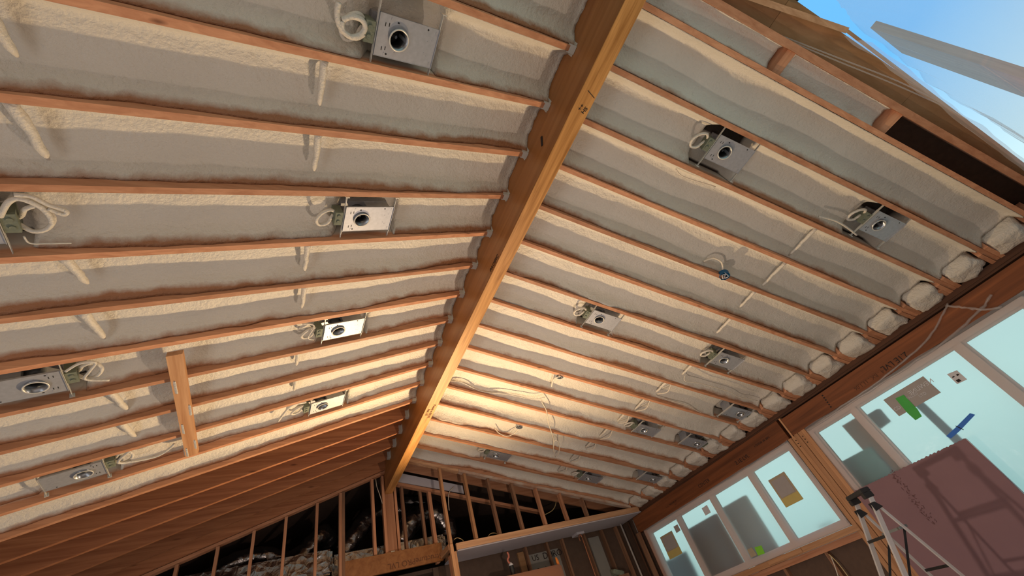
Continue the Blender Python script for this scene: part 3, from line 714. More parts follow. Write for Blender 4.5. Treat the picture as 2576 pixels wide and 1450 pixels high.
# post bundle between the windows
for k in range(5):
    y0_ = 2.985 + k * 0.056
    zt = 1.225 if k < 3 else 1.215
    o = MB().box(XW - 0.01 + 0.008 * (k % 2), 4.44, y0_, y0_ + 0.052, -2.0, zt - 0.002).build('stud', 'pale_wood_z', bevel=0.002)
    tag(o, '%s of the orange studs bundled between the windows, from the left' % ['rightmost', 'fourth', 'middle', 'second', 'leftmost'][k], 'stud', 'studs between the windows')
    if k in (1, 3):
        q = MB()
        for z in (1.12, 1.16, 1.08): q.tube([(XW - 0.012, y0_ + 0.02, z), (XW - 0.002, y0_ + 0.02, z)], 0.006, 8)
        q.build('nail_heads', 'ink', o)

# ------------------------------------------------------------------ windows
def window(name, ya, yb, z0, z1, mull, fw=0.06):
    root = bpy.data.objects.new(name, None); COL.objects.link(root); root.location = (4.38, (ya + yb) / 2, z0 + ZO); root['kind'] = 'structure'
    f = MB()
    x0, x1 = 4.35, 4.43
    f.box(x0, x1, ya, yb, z0, z0 + fw).box(x0, x1, ya, yb, z1 - fw, z1).box(x0, x1, ya, ya + fw, z0 + fw, z1 - fw).box(x0, x1, yb - fw, yb, z0 + fw, z1 - fw)
    f.build('window_frame', 'vinyl', root, bevel=0.004)
    edges = [ya + fw] + mull + [yb - fw]
    for y, w_ in zip(mull, [0.075] * len(mull)):
        MB().box(x0 + 0.005, x1 - 0.005, y - w_ / 2, y + w_ / 2, z0 + fw, z1 - fw).build('mullion', 'vinyl', root, bevel=0.003)
    for a, c in zip(edges[:-1], edges[1:]):
        a2 = a + (0.0375 if a != ya + fw else 0); c2 = c - (0.0375 if c != yb - fw else 0)
        # sash
        s = MB(); sw = 0.022
        s.box(4.375, 4.41, a2, c2, z0 + fw, z0 + fw + sw).box(4.375, 4.41, a2, c2, z1 - fw - sw, z1 - fw).box(4.375, 4.41, a2, a2 + sw, z0 + fw + sw, z1 - fw - sw).box(4.375, 4.41, c2 - sw, c2, z0 + fw + sw, z1 - fw - sw)
        s.build('sash', 'vinyl', root)
        MB().box(4.389, 4.395, a2 + sw, c2 - sw, z0 + fw + sw, z1 - fw - sw).build('pane', 'glass', root)
    return root
w1 = window('window_1', 3.29, 6.56, 0.17, 1.20, [4.08, 4.90, 5.735])
w2 = window('window_2', 0.50, 2.985, -1.35, 1.20, [1.15, 2.365])
w3 = window('window_3', -1.15, 0.44, -1.35, 1.20, [])
# plastic film stapled over the windows
def film_sheet(ya, yb, z0, z1, x, lab, seed):
    nx_, nz_ = 40, 20; b = MB()
    for i in range(nx_ + 1):
        for k in range(nz_ + 1):
            u, v = i / nx_, k / nz_
            e = min(u, 1 - u, v, 1 - v); amp = 0.010 * min(1, e * 8)
            y = ya + (yb - ya) * u; z = z0 + (z1 - z0) * v
            b.v.append((x - amp * (0.6 + nz(y * 1.3 + z * 1.1, z * 0.5 - y, seed) * 1.2), y + 0.01 * nz(z * 3, seed, u * 2), z + 0.012 * nz(y * 3, seed)))
    m2 = nz_ + 1
    for i in range(nx_):
        for k in range(nz_): b.f.append((i * m2 + k, (i + 1) * m2 + k, (i + 1) * m2 + k + 1, i * m2 + k + 1))
    o = b.build('plastic_film', 'film', smooth=True)
    return tag(o, lab, 'plastic sheet')
film_sheet(3.27, 6.60, 0.14, 1.215, 4.325, 'clear plastic film stretched over the small four-pane window', 3)
film_sheet(0.3, 2.98, -1.3, 1.222, 4.322, 'clear plastic film stretched over the large window', 8)
# gathered, crumpled film edges
def gather(pts, r, lab, seed):
    p = smoothline(pts, 8); rr = [r * (1 + 0.6 * nz(i * 0.5, seed)) for i in range(len(p))]
    p = [q + Vector((0, 0.006 * nz(i * .8, seed), 0.01 * nz(i * 0.6, seed + 5))) for i, q in enumerate(p)]
    o = MB().tube(p, rr, 8).build('plastic_fold', 'film_frame', smooth=True)
    return tag(o, lab, 'plastic sheet')
gather([(4.315, 2.97, 1.19), (4.312, 2.5, 1.205), (4.31, 1.9, 1.225), (4.305, 1.3, 1.30), (4.30, 1.0, 1.42), (4.30, 0.9, 1.47)], 0.010, 'gathered edge of plastic rising onto the near header', 1)
gather([(4.315, 2.95, 1.18), (4.312, 2.2, 1.19), (4.31, 1.3, 1.20), (4.31, 0.8, 1.27), (4.30, 0.62, 1.33)], 0.012, 'crumpled plastic edge along the top of the large window', 2)
gather([(4.30, 0.92, 1.46), (4.30, 0.84, 1.36), (4.30, 0.75, 1.25), (4.31, 0.66, 1.2)], 0.011, 'bunched plastic tail hanging at the window top right', 6)
gather([(4.315, 3.3, 1.2), (4.312, 4.2, 1.19), (4.31, 5.3, 1.2), (4.312, 6.5, 1.2)], 0.008, 'crumpled plastic edge along the top of the small window', 3)
gather([(4.315, 3.28, 1.2), (4.312, 3.27, 0.7), (4.312, 3.28, 0.2)], 0.008, 'crumpled plastic edge down the right side of the small window', 4)
# sill
sl = MB().box(4.30, 4.44, 3.2, 6.62, 0.10, 0.165).build('window_sill', 'pale_wood_y', bevel=0.003)
tag(sl, 'rough wooden sill under the small four-pane window', 'sill')
MB().box(4.285, 4.30, 4.0, 4.55, 0.115, 0.16).build('shim', 'pale_wood_y', sl)
tag(MB().box(4.34, 4.44, 3.27, 6.62, 0.03, 0.098).build('sill_plate', 'wood_y'), 'second horizontal timber right under the rough sill', 'board')
for k, y in enumerate((3.75, 4.4, 5.1, 5.8)):
    tag(MB().box(4.34, 4.42, y, y + 0.04, -2.0, 0.028).build('stud', 'old_wood_z'), 'stud below the small window, %s from the right' % ORD[k + 1], 'stud', 'studs below the small window')
for k, (ya, yb) in enumerate(((3.27, 3.749), (3.791, 4.399), (4.441, 5.099), (5.141, 5.799), (5.841, 6.55))):
    tag(MB().box(4.40, 4.419, ya, yb, -2.0, 0.028).build('sheathing_panel', 'dark_sheath'), 'dark sheathing between the studs under the small window, %s from the right' % ORD[k + 1], 'panel', 'sheathing under the small window')
cable([onx(2085, 1395, 4.33), onx(2110, 1420, 4.33), onx(2140, 1460, 4.33)], 0.006, 'cable_yellow', 'yellow cable hanging below the right end of the sill')
cable([onx(2090, 1400, 4.34), onx(2100, 1425, 4.34), onx(2115, 1470, 4.34)], 0.006, 'cable_cream', 'pale cable hanging beside the yellow one')
for k, (y, z) in enumerate(((3.5, 0.02),)): pass
o = MB().box(4.33, 4.42, 6.57, 6.61, 0.0, 1.205).build('stud', 'wood_z'); tag(o, 'stud at the far side of the small window', 'stud')

# things stuck on the panes
XP = 4.300
def sticker(px, m, lab, lines=None, x=XP, cat='label'):
    pts = [onx(a, b_, x) for a, b_ in px]
    o = MB().slab(pts, (1, 0, 0), 0.002).build('sticker', m); tag(o, lab, cat)
    return o
s = sticker([(2222, 1007), (2322, 947), (2367, 988), (2262, 1048)], 'paper_grey', 'grey shipping label seen from behind on the large window')
for txt, dy, dz, sz in (('NEWLINE', -0.13, 0.03, 0.06), ('LTD', -0.09, -0.035, 0.04), ('INSTALLED', 0.02, 0.0, 0.035), ('CD', 0.19, -0.03, 0.05)):
    c = onx(2293, 998, XP - 0.002)
    text('print', txt, sz, 'label_white', (c.x, c.y + dy, c.z + dz), (0, -1, 0) if txt != 'NEWLINE' else (0, 1, 0), (0, 0, 1), s)
s = sticker([(2382, 942), (2407, 932), (2433, 955), (2408, 967)], 'label_white', 'small white sticker high on the large window')
mk = MB(); c = onx(2407, 949, XP - 0.002)
mk.box(c.x, c.x + 0.001, c.y + 0.01, c.y + 0.03, c.z + 0.01, c.z + 0.02).box(c.x, c.x + 0.001, c.y - 0.03, c.y - 0.01, c.z + 0.005, c.z + 0.02).box(c.x, c.x + 0.001, c.y - 0.0, c.y + 0.03, c.z - 0.045, c.z - 0.02)
mk.build('print', 'ink', s)
o = MB().slab([onx(*q, XP - 0.004) for q in ((2252, 1003), (2273, 994), (2308, 1030), (2319, 1048), (2303, 1058), (2283, 1040))], (1, 0, 0), 0.002).build('tape_strip', 'tape_green'); tag(o, 'strip of green tape over the grey label on the large window', 'tape')
o = MB().slab([onx(*q, XP - 0.004) for q in ((2380, 1098), (2405, 1075), (2440, 1040), (2453, 1044), (2415, 1084), (2392, 1104))], (1, 0, 0), 0.003).build('tape_strip', 'tape_blue'); tag(o, 'strip of blue tape at the top corner of the brown board', 'tape')
MB().bar(onx(2404, 1072, XP - 0.006), onx(2424, 1082, XP - 0.006), 0.006, 0.003, up=(1, 0, 0)).build('crease', 'ink', o)
def placard(px, lab):
    pts = [onx(a, b_, XP + 0.01) for a, b_ in px]
    y0_, y1_ = pts[1].y, pts[0].y; z1_, z0_ = pts[0].z, pts[2].z
    s = MB().box(XP + 0.01, XP + 0.012, y0_, y1_, z0_, z1_).build('placard', 'paper_tan'); tag(s, lab, 'label')
    MB().box(XP + 0.007, XP + 0.0095, y0_, y1_, z0_, z0_ + 0.10 * 1).build('lower_band', 'paper_yellow', s)
    MB().box(XP + 0.006, XP + 0.0094, y0_ + 0.03, y1_ - 0.03, z0_ + 0.11, z1_ - 0.03).build('text_block', 'paper_grey', s)
    return s
placard([(1932, 1210), (1975, 1191), (2027, 1253), (1975, 1280)], 'tan and yellow product sheet on the rightmost pane of the small window')
placard([(1660, 1353), (1690, 1337), (1718, 1392), (1685, 1410)], 'tan and yellow product sheet on the leftmost pane of the small window')
sticker([(1765, 1280), (1778, 1271), (1788, 1290), (1775, 1298)], 'label_white', 'small white sticker on the second pane of the small window')
sticker([(1694, 1326), (1704, 1320), (1712, 1335), (1702, 1342)], 'paper_grey', 'small grey sticker on the leftmost pane of the small window')
s = sticker([(1898, 1378), (1915, 1373), (1924, 1393), (1907, 1399)], 'paper_lime', 'bright green square sticker low on the third pane')
sticker([(1879, 1384), (1891, 1378), (1904, 1397), (1890, 1404)], 'paper_tan', 'pale square sticker left of the bright green one')

# outside: neighbouring things close behind the glass
def slab_out(px, x, m, lab, t=0.08, cat='panel'):
    p = [onx(a, b_, x) for a, b_ in px]
    if len(p) == 4 and t > 0.09: o = MB().slab(p, (1, 0, 0), t)
    else: o = MB().box(x, x + t, min(p[0].y, p[1].y), max(p[0].y, p[1].y), -2.0, (p[0].z + p[1].z) / 2)
    o = o.build('outdoor_wall' if cat == 'panel' else 'outdoor_post', m); return tag(o, lab, cat)
slab_out([(1728, 1337), (1795, 1292), (1838, 1372), (1880, 1440), (1815, 1460)], 4.66, 'outdoor_brown', 'dark brown fence panel behind the second pane of the small window')
slab_out([(1818, 1282), (1868, 1245), (1915, 1310), (1990, 1440), (1895, 1470)], 4.72, 'outdoor_tan', 'tan wall behind the third pane of the small window')
slab_out([(1655, 1420), (1720, 1392), (1775, 1470), (1680, 1490)], 4.9, 'outdoor_dark', 'bluish dark block behind the lower leftmost pane')
ta = onx(2118, 1072, 4.62); tb = onx(2152, 1052, 4.62); tcn_ = onx(2185, 1125, 4.62)
tag(MB().box(4.62, 4.70, tb.y, ta.y, tcn_.z, (ta.z + tb.z) / 2).build('outdoor_sign_board', 'outdoor_tan'), 'tan board outside the narrow pane of the large window', 'board')
tag(MB().box(4.62, 4.70, tb.y + 0.10, ta.y + 0.35, -2.0, tcn_.z - 0.002).build('outdoor_screen', 'outdoor_teal'), 'teal screen outside, under the tan board of the narrow pane', 'screen')
tag(MB().box(4.62, 4.70, tb.y - 0.02, tb.y + 0.08, -2.0, tcn_.z - 0.002).build('outdoor_post', 'outdoor_tan'), 'tan post outside beside the teal screen', 'post')
slab_out([(2180, 1045), (2205, 1030), (2232, 1062), (2205, 1082)], 4.6, 'outdoor_dark', 'small dark block outside behind the large window', 0.1)
slab_out([(2303, 1022), (2318, 1012), (2440, 1125), (2600, 1290), (2585, 1310)], 4.62, 'outdoor_dark', 'dark post outside behind the large window', 0.05, 'post')

# brown board leaning at the window
bo = MB(); pts = [(4.205, 2.93, 0.425), (4.205, 1.70, 0.425), (4.10, 1.70, -2.0), (4.10, 2.93, -2.0)]
top = [];
n = 90
for k in range(n + 1):
    y = 2.93 - 1.23 * k / n; top.append((4.205, y, 0.425 + 0.003 * ((k * 7) % 3) + 0.008 * nz(k * 0.7, 2)))
b = MB(); b.slab(top + [(4.10, 1.70, -2.0), (4.10, 2.93, -2.0)], (1, 0, -0.04), 0.013)
bo = b.build('leaning_board', 'rosin_board'); tag(bo, 'tall pinkish brown board leaning against the large window', 'board')
MB().box(4.20, 4.215, 1.696, 1.700, -0.6, 0.42).build('paper_edge', 'label_white', bo)
sp = MB()
for k in range(90):
    t = (k // 3) / 29; ea = onx(2240, 1188, 4.19); eb = onx(2350, 1318, 4.17); pq = ea + (eb - ea) * t; y = pq.y + random.uniform(-.03, .03); z = pq.z + random.uniform(-.015, .015)
    xx = 4.10 + 0.105 * (z + 2) / 2.425 - 0.0025
    a = random.uniform(0, 3); sp.bar((xx, y, z), (xx, y + 0.018 * math.cos(a), z + 0.018 * math.sin(a)), 0.004, 0.0015, up=(1, 0, 0))
sp.build('faded_print', 'board_print', bo)

# ------------------------------------------------------------------ step ladder
LD = dict(cx=3.158, cy=2.392, th=-2.168, w=0.135, a=0.406, b=0.271, c=0.069, s=-0.023, z0=0.301)
lad = empty('step_ladder', (LD['cx'], LD['cy'], -2.0), 'aluminium step ladder with black top cap in front of the large window', 'ladder')
U = Vector((math.cos(LD['th']), math.sin(LD['th']), 0)); V = Vector((-math.sin(LD['th']), math.cos(LD['th']), 0))
C0 = Vector((LD['cx'], LD['cy'], 0))
def lp(sg, rear, z, du=0, dv=0):
    dz = LD['z0'] - z; lean = LD['b'] if rear else -LD['a']; cc = LD['c'] * (0.8 if rear else 1); off = LD['s'] if rear else -LD['s']
    p = C0 + U * (sg * (LD['w'] + cc * dz) + du) + V * (off + lean * dz + dv); p.z = z; return p
for sg in (-1, 1):
    o = MB().bar(lp(sg, 0, 0.33), lp(sg, 0, -1.99), 0.020, 0.040, up=V).build('front_rail', 'alu', lad, bevel=0.003)
    if sg < 0:
        q = MB().bar(lp(sg, 0, 0.10, 0.012), lp(sg, 0, -0.30, 0.012), 0.004, 0.034, up=V); q.build('label', 'label_blue', o)
        q = MB().bar(lp(sg, 0, -0.06, 0.0145), lp(sg, 0, -0.085, 0.0145), 0.003, 0.03, up=V); q.build('label_stripe', 'label_white', o)
    MB().bar(lp(sg, 0, -1.95), lp(sg, 0, -2.0), 0.04, 0.08, up=V).build('foot', 'black_plastic', o)
    o = MB().bar(lp(sg, 1, 0.20), lp(sg, 1, -1.99), 0.014, 0.024, up=V).build('rear_rail', 'alu', lad, bevel=0.002)
    MB().bar(lp(sg, 1, -1.95), lp(sg, 1, -2.0), 0.03, 0.05, up=V).build('foot', 'black_plastic', o)
    # hinge bracket
    c = lp(sg, 0, 0.19, sg * 0.014)
    q = MB()
    for off_, th_ in ((0.0, 0.005), (-0.030, -0.005)):
        q.slab([c + U * sg * off_ + V * -0.026 + Vector((0, 0, 0.030)), c + U * sg * off_ + V * 0.016 + Vector((0, 0, 0.030)), c + U * sg * off_ + V * 0.052 + Vector((0, 0, -0.022)), c + U * sg * off_ + V * -0.026 + Vector((0, 0, -0.036))], U * sg, th_)
    hb = q.build('hinge_bracket', 'black_plastic', lad)
    q = MB()
    for dv, dz in ((-0.008, 0.015), (-0.012, -0.018), (0.032, -0.014)):
        for side_ in (0.0055, -0.0355):
            cc = c + V * dv + Vector((0, 0, dz)) + U * side_ * sg; q.tube([cc - U * 0.003, cc + U * 0.003], 0.0045, 10)
    q.build('rivets', 'galv_light', hb)
# cap
cap = MB(); zc = 0.30
c = C0 + Vector((0, 0, 0))
def cp(u, v, z): p = C0 + U * u + V * v; p.z = z; return p
def blk(b, u0, u1, v0, v1, z0, z1, dv=0.0): b.hexa([cp(u0, v0, z0), cp(u1, v0, z0), cp(u1, v1, z0), cp(u0, v1, z0), cp(u0, v0 + dv, z1), cp(u1, v0 + dv, z1), cp(u1, v1 - dv, z1), cp(u0, v1 - dv, z1)])
blk(cap, -0.155, 0.155, -0.040, 0.045, zc + 0.004, zc + 0.040, 0.004)
for sg in (-1, 1): blk(cap, min(sg * 0.155, sg * 0.10), max(sg * 0.155, sg * 0.10), -0.040, 0.040, zc - 0.042, zc + 0.003)
co = cap.build('top_cap', 'black_plastic', lad, bevel=0.004)
cap2 = MB(); blk(cap2, -0.05, 0.25, -0.05, 0.07, zc + 0.041, zc + 0.056, 0.0); blk(cap2, -0.05, 0.25, 0.06, 0.07, zc + 0.056, zc + 0.068); blk(cap2, -0.05, 0.25, -0.05, -0.04, zc + 0.056, zc + 0.068)
cap2.build('tool_tray', 'dirty_green', co)
# steps and braces
for k in range(7):
    z = -0.02 - 0.30 * k + 0.0
    MB().bar(lp(-1, 0, z, 0.01), lp(1, 0, z, -0.01), 0.05, 0.022, up=(0, 0, 1)).build('step', 'black_plastic' if k < 2 else 'alu', lad)
for z in (-0.32, -0.9, -1.5):
    MB().bar(lp(-1, 1, z), lp(1, 1, z), 0.012, 0.02).build('rear_brace', 'black_plastic', lad)
MB().bar(lp(-1, 1, -0.005, 0.0, 0.0), lp(1, 1, -0.005), 0.07, 0.02).build('bucket_shelf', 'grey_plastic', lad)
for sg in (-1, 1):
    MB().bar(lp(sg, 1, -0.02, -0.02 * sg), lp(sg, 0, -0.33, -0.02 * sg, 0.03), 0.004, 0.018).build('spreader', 'black_plastic', lad)

# ------------------------------------------------------------------ far gable, left part
pl = MB(); xa, xb = -4.4, -HB
pl.hexa([(xa, 6.89, zl(xa) - 0.042), (xb, 6.89, zl(xb) - 0.042), (xb, 6.98, zl(xb) - 0.042), (xa, 6.98, zl(xa) - 0.042), (xa, 6.89, zl(xa) - 0.002), (xb, 6.89, zl(xb) - 0.002), (xb, 6.98, zl(xb) - 0.002), (xa, 6.98, zl(xa) - 0.002)])
tag(pl.build('gable_top_plate', 'wood_x'), 'sloping top plate of the left gable wall under the last bare rafter', 'wall plate')
def stud(x, y0_, y1_, z0, z1, lab, group, m='wood_z', w_=0.038, name='stud'):
    return tag(MB().box(x - w_ / 2, x + w_ / 2, y0_, y1_, z0, z1).build(name, m), lab, 'stud', group)
gx = [-3.75, -3.36, -2.97, -2.58, -2.19, -1.81, -1.44, -1.05]
for k, x in enumerate(gx): stud(x, 6.89, 6.98, -2.0, zl(x) - 0.05, 'thin stud in the left gable opening, %s from the double stud' % ORD[8 - k], 'left gable studs', w_=0.036)
stud(-0.735, 6.89, 6.98, -2.0, zl(-0.735) - 0.05, 'left half of the double stud in the left gable', None)
stud(-0.695, 6.89, 6.98, -2.0, zl(-0.695) - 0.05, 'right half of the double stud in the left gable', None, 'old_wood_z')
stud(-0.27, 6.89, 6.98, 1.75, zl(-0.27) - 0.05, 'short stud left of the ridge post above the laminated lintel', None)
stud(-0.095, 6.96, 7.05, 1.75, zl(-0.095) - 0.05, 'narrow stud touching the left side of the ridge post', None)
stud(0.11, 7.05, 7.13, 1.75, 2.75, 'narrow stud touching the right side of the ridge post', None)
stud(0.20, 6.96, 7.05, 1.75, 2.82, 'slim stud just right of the ridge post', None, 'old_wood_z')
stud(0.50, 6.99, 7.06, 1.75, zrr(0.50) - 0.06, 'weathered short stud right of the ridge post above the lintel', None, 'old_wood_z')
stud(0.64, 6.96, 7.05, 1.5, zrr(0.64) - 0.06, 'wider stud beside the corner of the stud wall', None, w_=0.05)
lv = MB().box(-0.675, 0.70, 6.90, 6.945, 1.505, 1.745).build('lintel_beam', 'beam_side_wood'); tag(lv, 'orange laminated lintel at the bottom with large printed lettering', 'beam')
text('print', 'StructurePRO LVL', 0.105, 'ink_brown', (0.285, 6.898, 1.572), (-1, 0, 0), (0, 0, -1), lv)
tag(MB().box(-0.675, 0.6, 6.95, 7.04, 1.70, 1.745).build('lintel_plate', 'pale_wood_x'), 'pale ledger lying behind the top of the lettered lintel', 'board')
# attic beyond: ducts
def duct(pts, r, lab, wr=0.05, n=7, seg=24, seed=0):
    p = smoothline(pts, n); b = MB(); rr = [r * (1 + 0.06 * math.sin(i * 2.2) + 0.09 * nz(i * 0.35, seed)) for i in range(len(p))]
    b.tube(p, rr, seg)
    b.v = [tuple(Vector(v) + Vector((nz(v[0] * 14, v[1] * 14, v[2] * 14 + seed), nz(v[0] * 13 + 5, v[1] * 14, v[2] * 9), nz(v[0] * 11, v[1] * 14 + 9, v[2] * 12))) * wr * 0.35) for v in b.v]
    return tag(b.build('flexible_duct', 'foil', smooth=True), lab, 'duct')
duct([(-2.5, 7.5, 1.85), (-2.1, 7.55, 2.12), (-1.75, 7.6, 2.2), (-1.45, 7.7, 2.1), (-1.3, 7.8, 1.9)], 0.13, 'silver flexible duct humped low between the left gable studs', seed=1)
duct([(-1.5, 7.6, 2.0), (-1.15, 7.65, 2.15), (-0.9, 7.7, 2.38), (-0.78, 7.9, 2.3), (-0.75, 8.1, 2.0)], 0.13, 'silver flexible duct bulging behind the double stud', seed=2)
duct([(-0.6, 7.7, 2.05), (-0.40, 7.7, 2.3), (-0.15, 7.75, 2.55), (0.2, 7.8, 2.62), (0.6, 7.9, 2.5)], 0.14, 'silver flexible duct rising behind the ridge post', seed=3)
duct([(0.2, 7.5, 2.0), (0.45, 7.5, 2.28), (0.8, 7.55, 2.38), (1.05, 7.6, 2.15), (1.1, 7.7, 1.9)], 0.17, 'crinkled silver duct arching right of the ridge post', seed=4)
duct([(0.1, 8.0, 2.82), (0.5, 8.0, 2.78), (0.9, 8.0, 2.70), (1.3, 8.1, 2.5)], 0.09, 'dark shiny duct high behind the slim studs', seed=5)
rd = MB().box(-2.9, -0.80, 7.2, 7.75, 1.70, 2.02); 
rd = rd.build('wrapped_duct', 'foil', bevel=0.03); tag(rd, 'foil wrapped rectangular duct at the bottom behind the left gable studs', 'duct')
tag(MB().box(-0.8, 0.9, 7.25, 7.6, 1.62, 1.95).build('wrapped_duct', 'foil', bevel=0.03), 'foil wrapped box duct behind the lettered lintel', 'duct')
tag(MB().box(-3.6, 4.4, 7.2, 10.1, 1.45, 1.50).build('attic_floor', 'dark_sheath'), 'dark attic floor beyond the gable framing', 'floor panel')

# drywall pieces between the ridge and the corner of the stud wall
dr = MB(); xa, xb = 0.10, 1.22
dr.slab([(xa, 6.93, zrr(xa) - 0.02), (xb, 6.93, zrr(xb) - 0.02), (xb, 6.93, zrr(xb) - 0.15), (xa, 6.93, zrr(xa) - 0.17)], (0, 1, 0), 0.014)
tag(dr.build('drywall_scrap', 'drywall'), 'grey drywall strip under the slope right of the ridge beam end', 'panel')
pr = MB(); xa, xb = 0.08, 2.6
pr.hexa([(xa, 6.93, zrr(xa) - 0.22), (xb, 6.93, zrr(xb) - 0.22), (xb, 7.02, zrr(xb) - 0.22), (xa, 7.02, zrr(xa) - 0.22), (xa, 6.93, zrr(xa) - 0.175), (xb, 6.93, zrr(xb) - 0.175), (xb, 7.02, zrr(xb) - 0.175), (xa, 7.02, zrr(xa) - 0.175)])
tag(pr.build('sloping_plate', 'wood_x'), 'sloping plate behind the right stud wall tops', 'wall plate')

# ------------------------------------------------------------------ stud wall and soffit, right part of the far gable
tpR = MB(); xa, xb = 0.15, 4.28
for (p, q, lab, m_) in ((0.15, 1.0, 'upper piece of the sloping plate on the right stud wall', 'pale_wood_x'), (1.004, 4.12, 'long foam dusted sloping plate on the right stud wall', 'rafter_wood')):
    b = MB(); b.hexa([(p, 6.43, zrr(p) - 0.045), (q, 6.43, zrr(q) - 0.045), (q, 6.52, zrr(q) - 0.045), (p, 6.52, zrr(p) - 0.045), (p, 6.43, zrr(p) - 0.004), (q, 6.43, zrr(q) - 0.004), (q, 6.52, zrr(q) - 0.004), (p, 6.52, zrr(p) - 0.004)])
    if m_ == 'rafter_wood': b.attr = {'spray': [0.55] * 8}
    tag(b.build('wall_top_plate', m_), lab, 'wall plate')
sx = [0.69, 1.09, 1.48, 1.885, 2.31, 2.745, 3.16]
mats_ = ['pale_wood_z', 'pale_wood_z', 'old_wood_z', 'old_wood_z', 'wood_z', 'wood_z', 'old_wood_z']
for k, x in enumerate(sx):
    o = stud(x, 6.44, 6.52, 1.585, zrr(x) - 0.05, 'stud above the grey soffit, %s from the ridge beam' % ORD[k + 1], 'studs above the soffit', mats_[k], 0.04)
sof = empty('dropped_soffit', (2.5, 6.77, 1.478), 'dropped soffit with a pale timber edge and grey drywall underside', 'soffit')
MB().box(0.76, 4.29, 6.44, 6.48, 1.495, 1.580).build('edge_board', 'pale_wood_x', sof, bevel=0.002)
MB().box(0.77, 4.32, 6.45, 7.10, 1.478, 1.493).build('drywall_panel', 'drywall', sof)
MB().box(0.78, 4.3, 7.0, 7.09, 1.495, 1.58).build('rear_plate', 'old_wood_z', sof)
for k, x in enumerate((0.69, 0.74)):
    stud(x, 6.44 + 0.045 * k, 6.50 + 0.045 * k, -2.0, 1.58 if k == 0 else 1.49, ['pale corner post below the soffit end', 'second stud of the corner post below the soffit'][k], None, 'pale_wood_z', 0.045)
stud(0.72, 6.62, 6.70, -2.0, 1.48, 'stud behind the corner post under the soffit', None, 'wood_z')
tag(MB().box(0.66, 0.73, 6.5, 6.95, 1.53, 1.60).build('short_joist', 'pale_wood_y'), 'short timber from the soffit corner back to the lintel', 'board')
# far wall under the soffit
bw = MB().box(0.6, 4.45, 7.16, 7.2, -2.0, 1.49); struct(bw.build('wall_back', 'dark_sheath'))
bxs = [(1322, 1379), (1375, 1367), (1414, 1358), (1469, 1346), (1514, 1336), (1551, 1331)]
for k, q in enumerate(bxs):
    p = ony(q[0], q[1], 7.08); stud(p.x, 7.07, 7.155, -2.0, 1.475, 'stud on the dark wall below the soffit, %s from the left' % ORD[k + 1], 'studs below the soffit', 'old_wood_z', 0.034)
tag(MB().box(ony(1322, 1379, 7.1).x + 0.02, ony(1405, 1400, 7.1).x + 0.05, 7.135, 7.159, 0.4, 1.36).build('cement_board', 'cement'), 'grey cement board with black outlined lettering below the soffit', 'panel')
cbp = ony(1345, 1404, 7.1)
for txt, px_, py_, sz in (('US', 1347, 1405, 0.115), ('DURO', 1390, 1395, 0.135), ('Durock', 1365, 1432, 0.06)):
    c = ony(px_, py_, 7.133)
    t = text('printed_lettering', txt, sz, 'ink', (c.x, 7.133, c.z), (1, 0, 0), (0, 0, 1))
    t.parent = bpy.data.objects['cement_board']; t.location = t.location - bpy.data.objects['cement_board'].location
tag(MB().box(ony(1303, 1392, 7.1).x, ony(1318, 1390, 7.1).x, 7.12, 7.158, 0.9, ony(1305, 1390, 7.1).z).build('wood_block', 'plywood'), 'tan wood block between studs below the soffit', 'board')
tag(MB().box(ony(1480, 1350, 7.1).x, ony(1508, 1350, 7.1).x, 7.13, 7.159, 0.6, 1.4).build('wall_panel', 'cement'), 'brownish grey board between two studs below the soffit', 'panel')
for k, (a, c, r, m_) in enumerate((((1566, 1332), (1640, 1470), 0.016, 'pipe_white'), ((1580, 1325), (1668, 1470), 0.020, 'dark_wood_z'), ((1590, 1320), (1650, 1450), 0.018, 'pipe_white'), ((1605, 1318), (1672, 1450), 0.008, 'cable_yellow'))):
    p = ony(a[0], a[1], 6.95); 
    o = MB().tube([(p.x, 6.95 - 0.04 * k, -1.99), (p.x, 6.95 - 0.04 * k, 1.47)], r, 12).build('vertical_pipe', m_, smooth=True)
    tag(o, ['thin pale pipe in the corner below the soffit', 'dark pipe between the pale pipes in the corner', 'thicker pale pipe nearest the window wall', 'thin yellow conduit beside the window wall'][k], 'pipe')
stud(4.26, 6.65, 6.74, -2.0, 1.215, 'corner stud where the window wall meets the far wall', None, 'old_wood_z')
# hook and small things below the soffit
p = ony(1460, 1352, 6.9)
hk = MB().tube(smoothline([(p.x - 0.03, 6.9, p.z - 0.06), (p.x - 0.03, 6.9, p.z), (p.x, 6.9, p.z + 0.03), (p.x + 0.03, 6.9, p.z), (p.x + 0.03, 6.9, p.z - 0.3), (p.x + 0.03, 6.9, -1.0)], 6), 0.010, 10).build('bent_pipe', 'pipe_copper', smooth=True); tag(hk, 'pinkish bent pipe hooked under the soffit', 'pipe')
tag(MB().box(p.x - 0.06, p.x + 0.1, 6.88, 7.06, 1.44, 1.476).build('soffit_patch', 'drywall'), 'small pale drywall patch on the soffit above the bent pipe', 'panel')
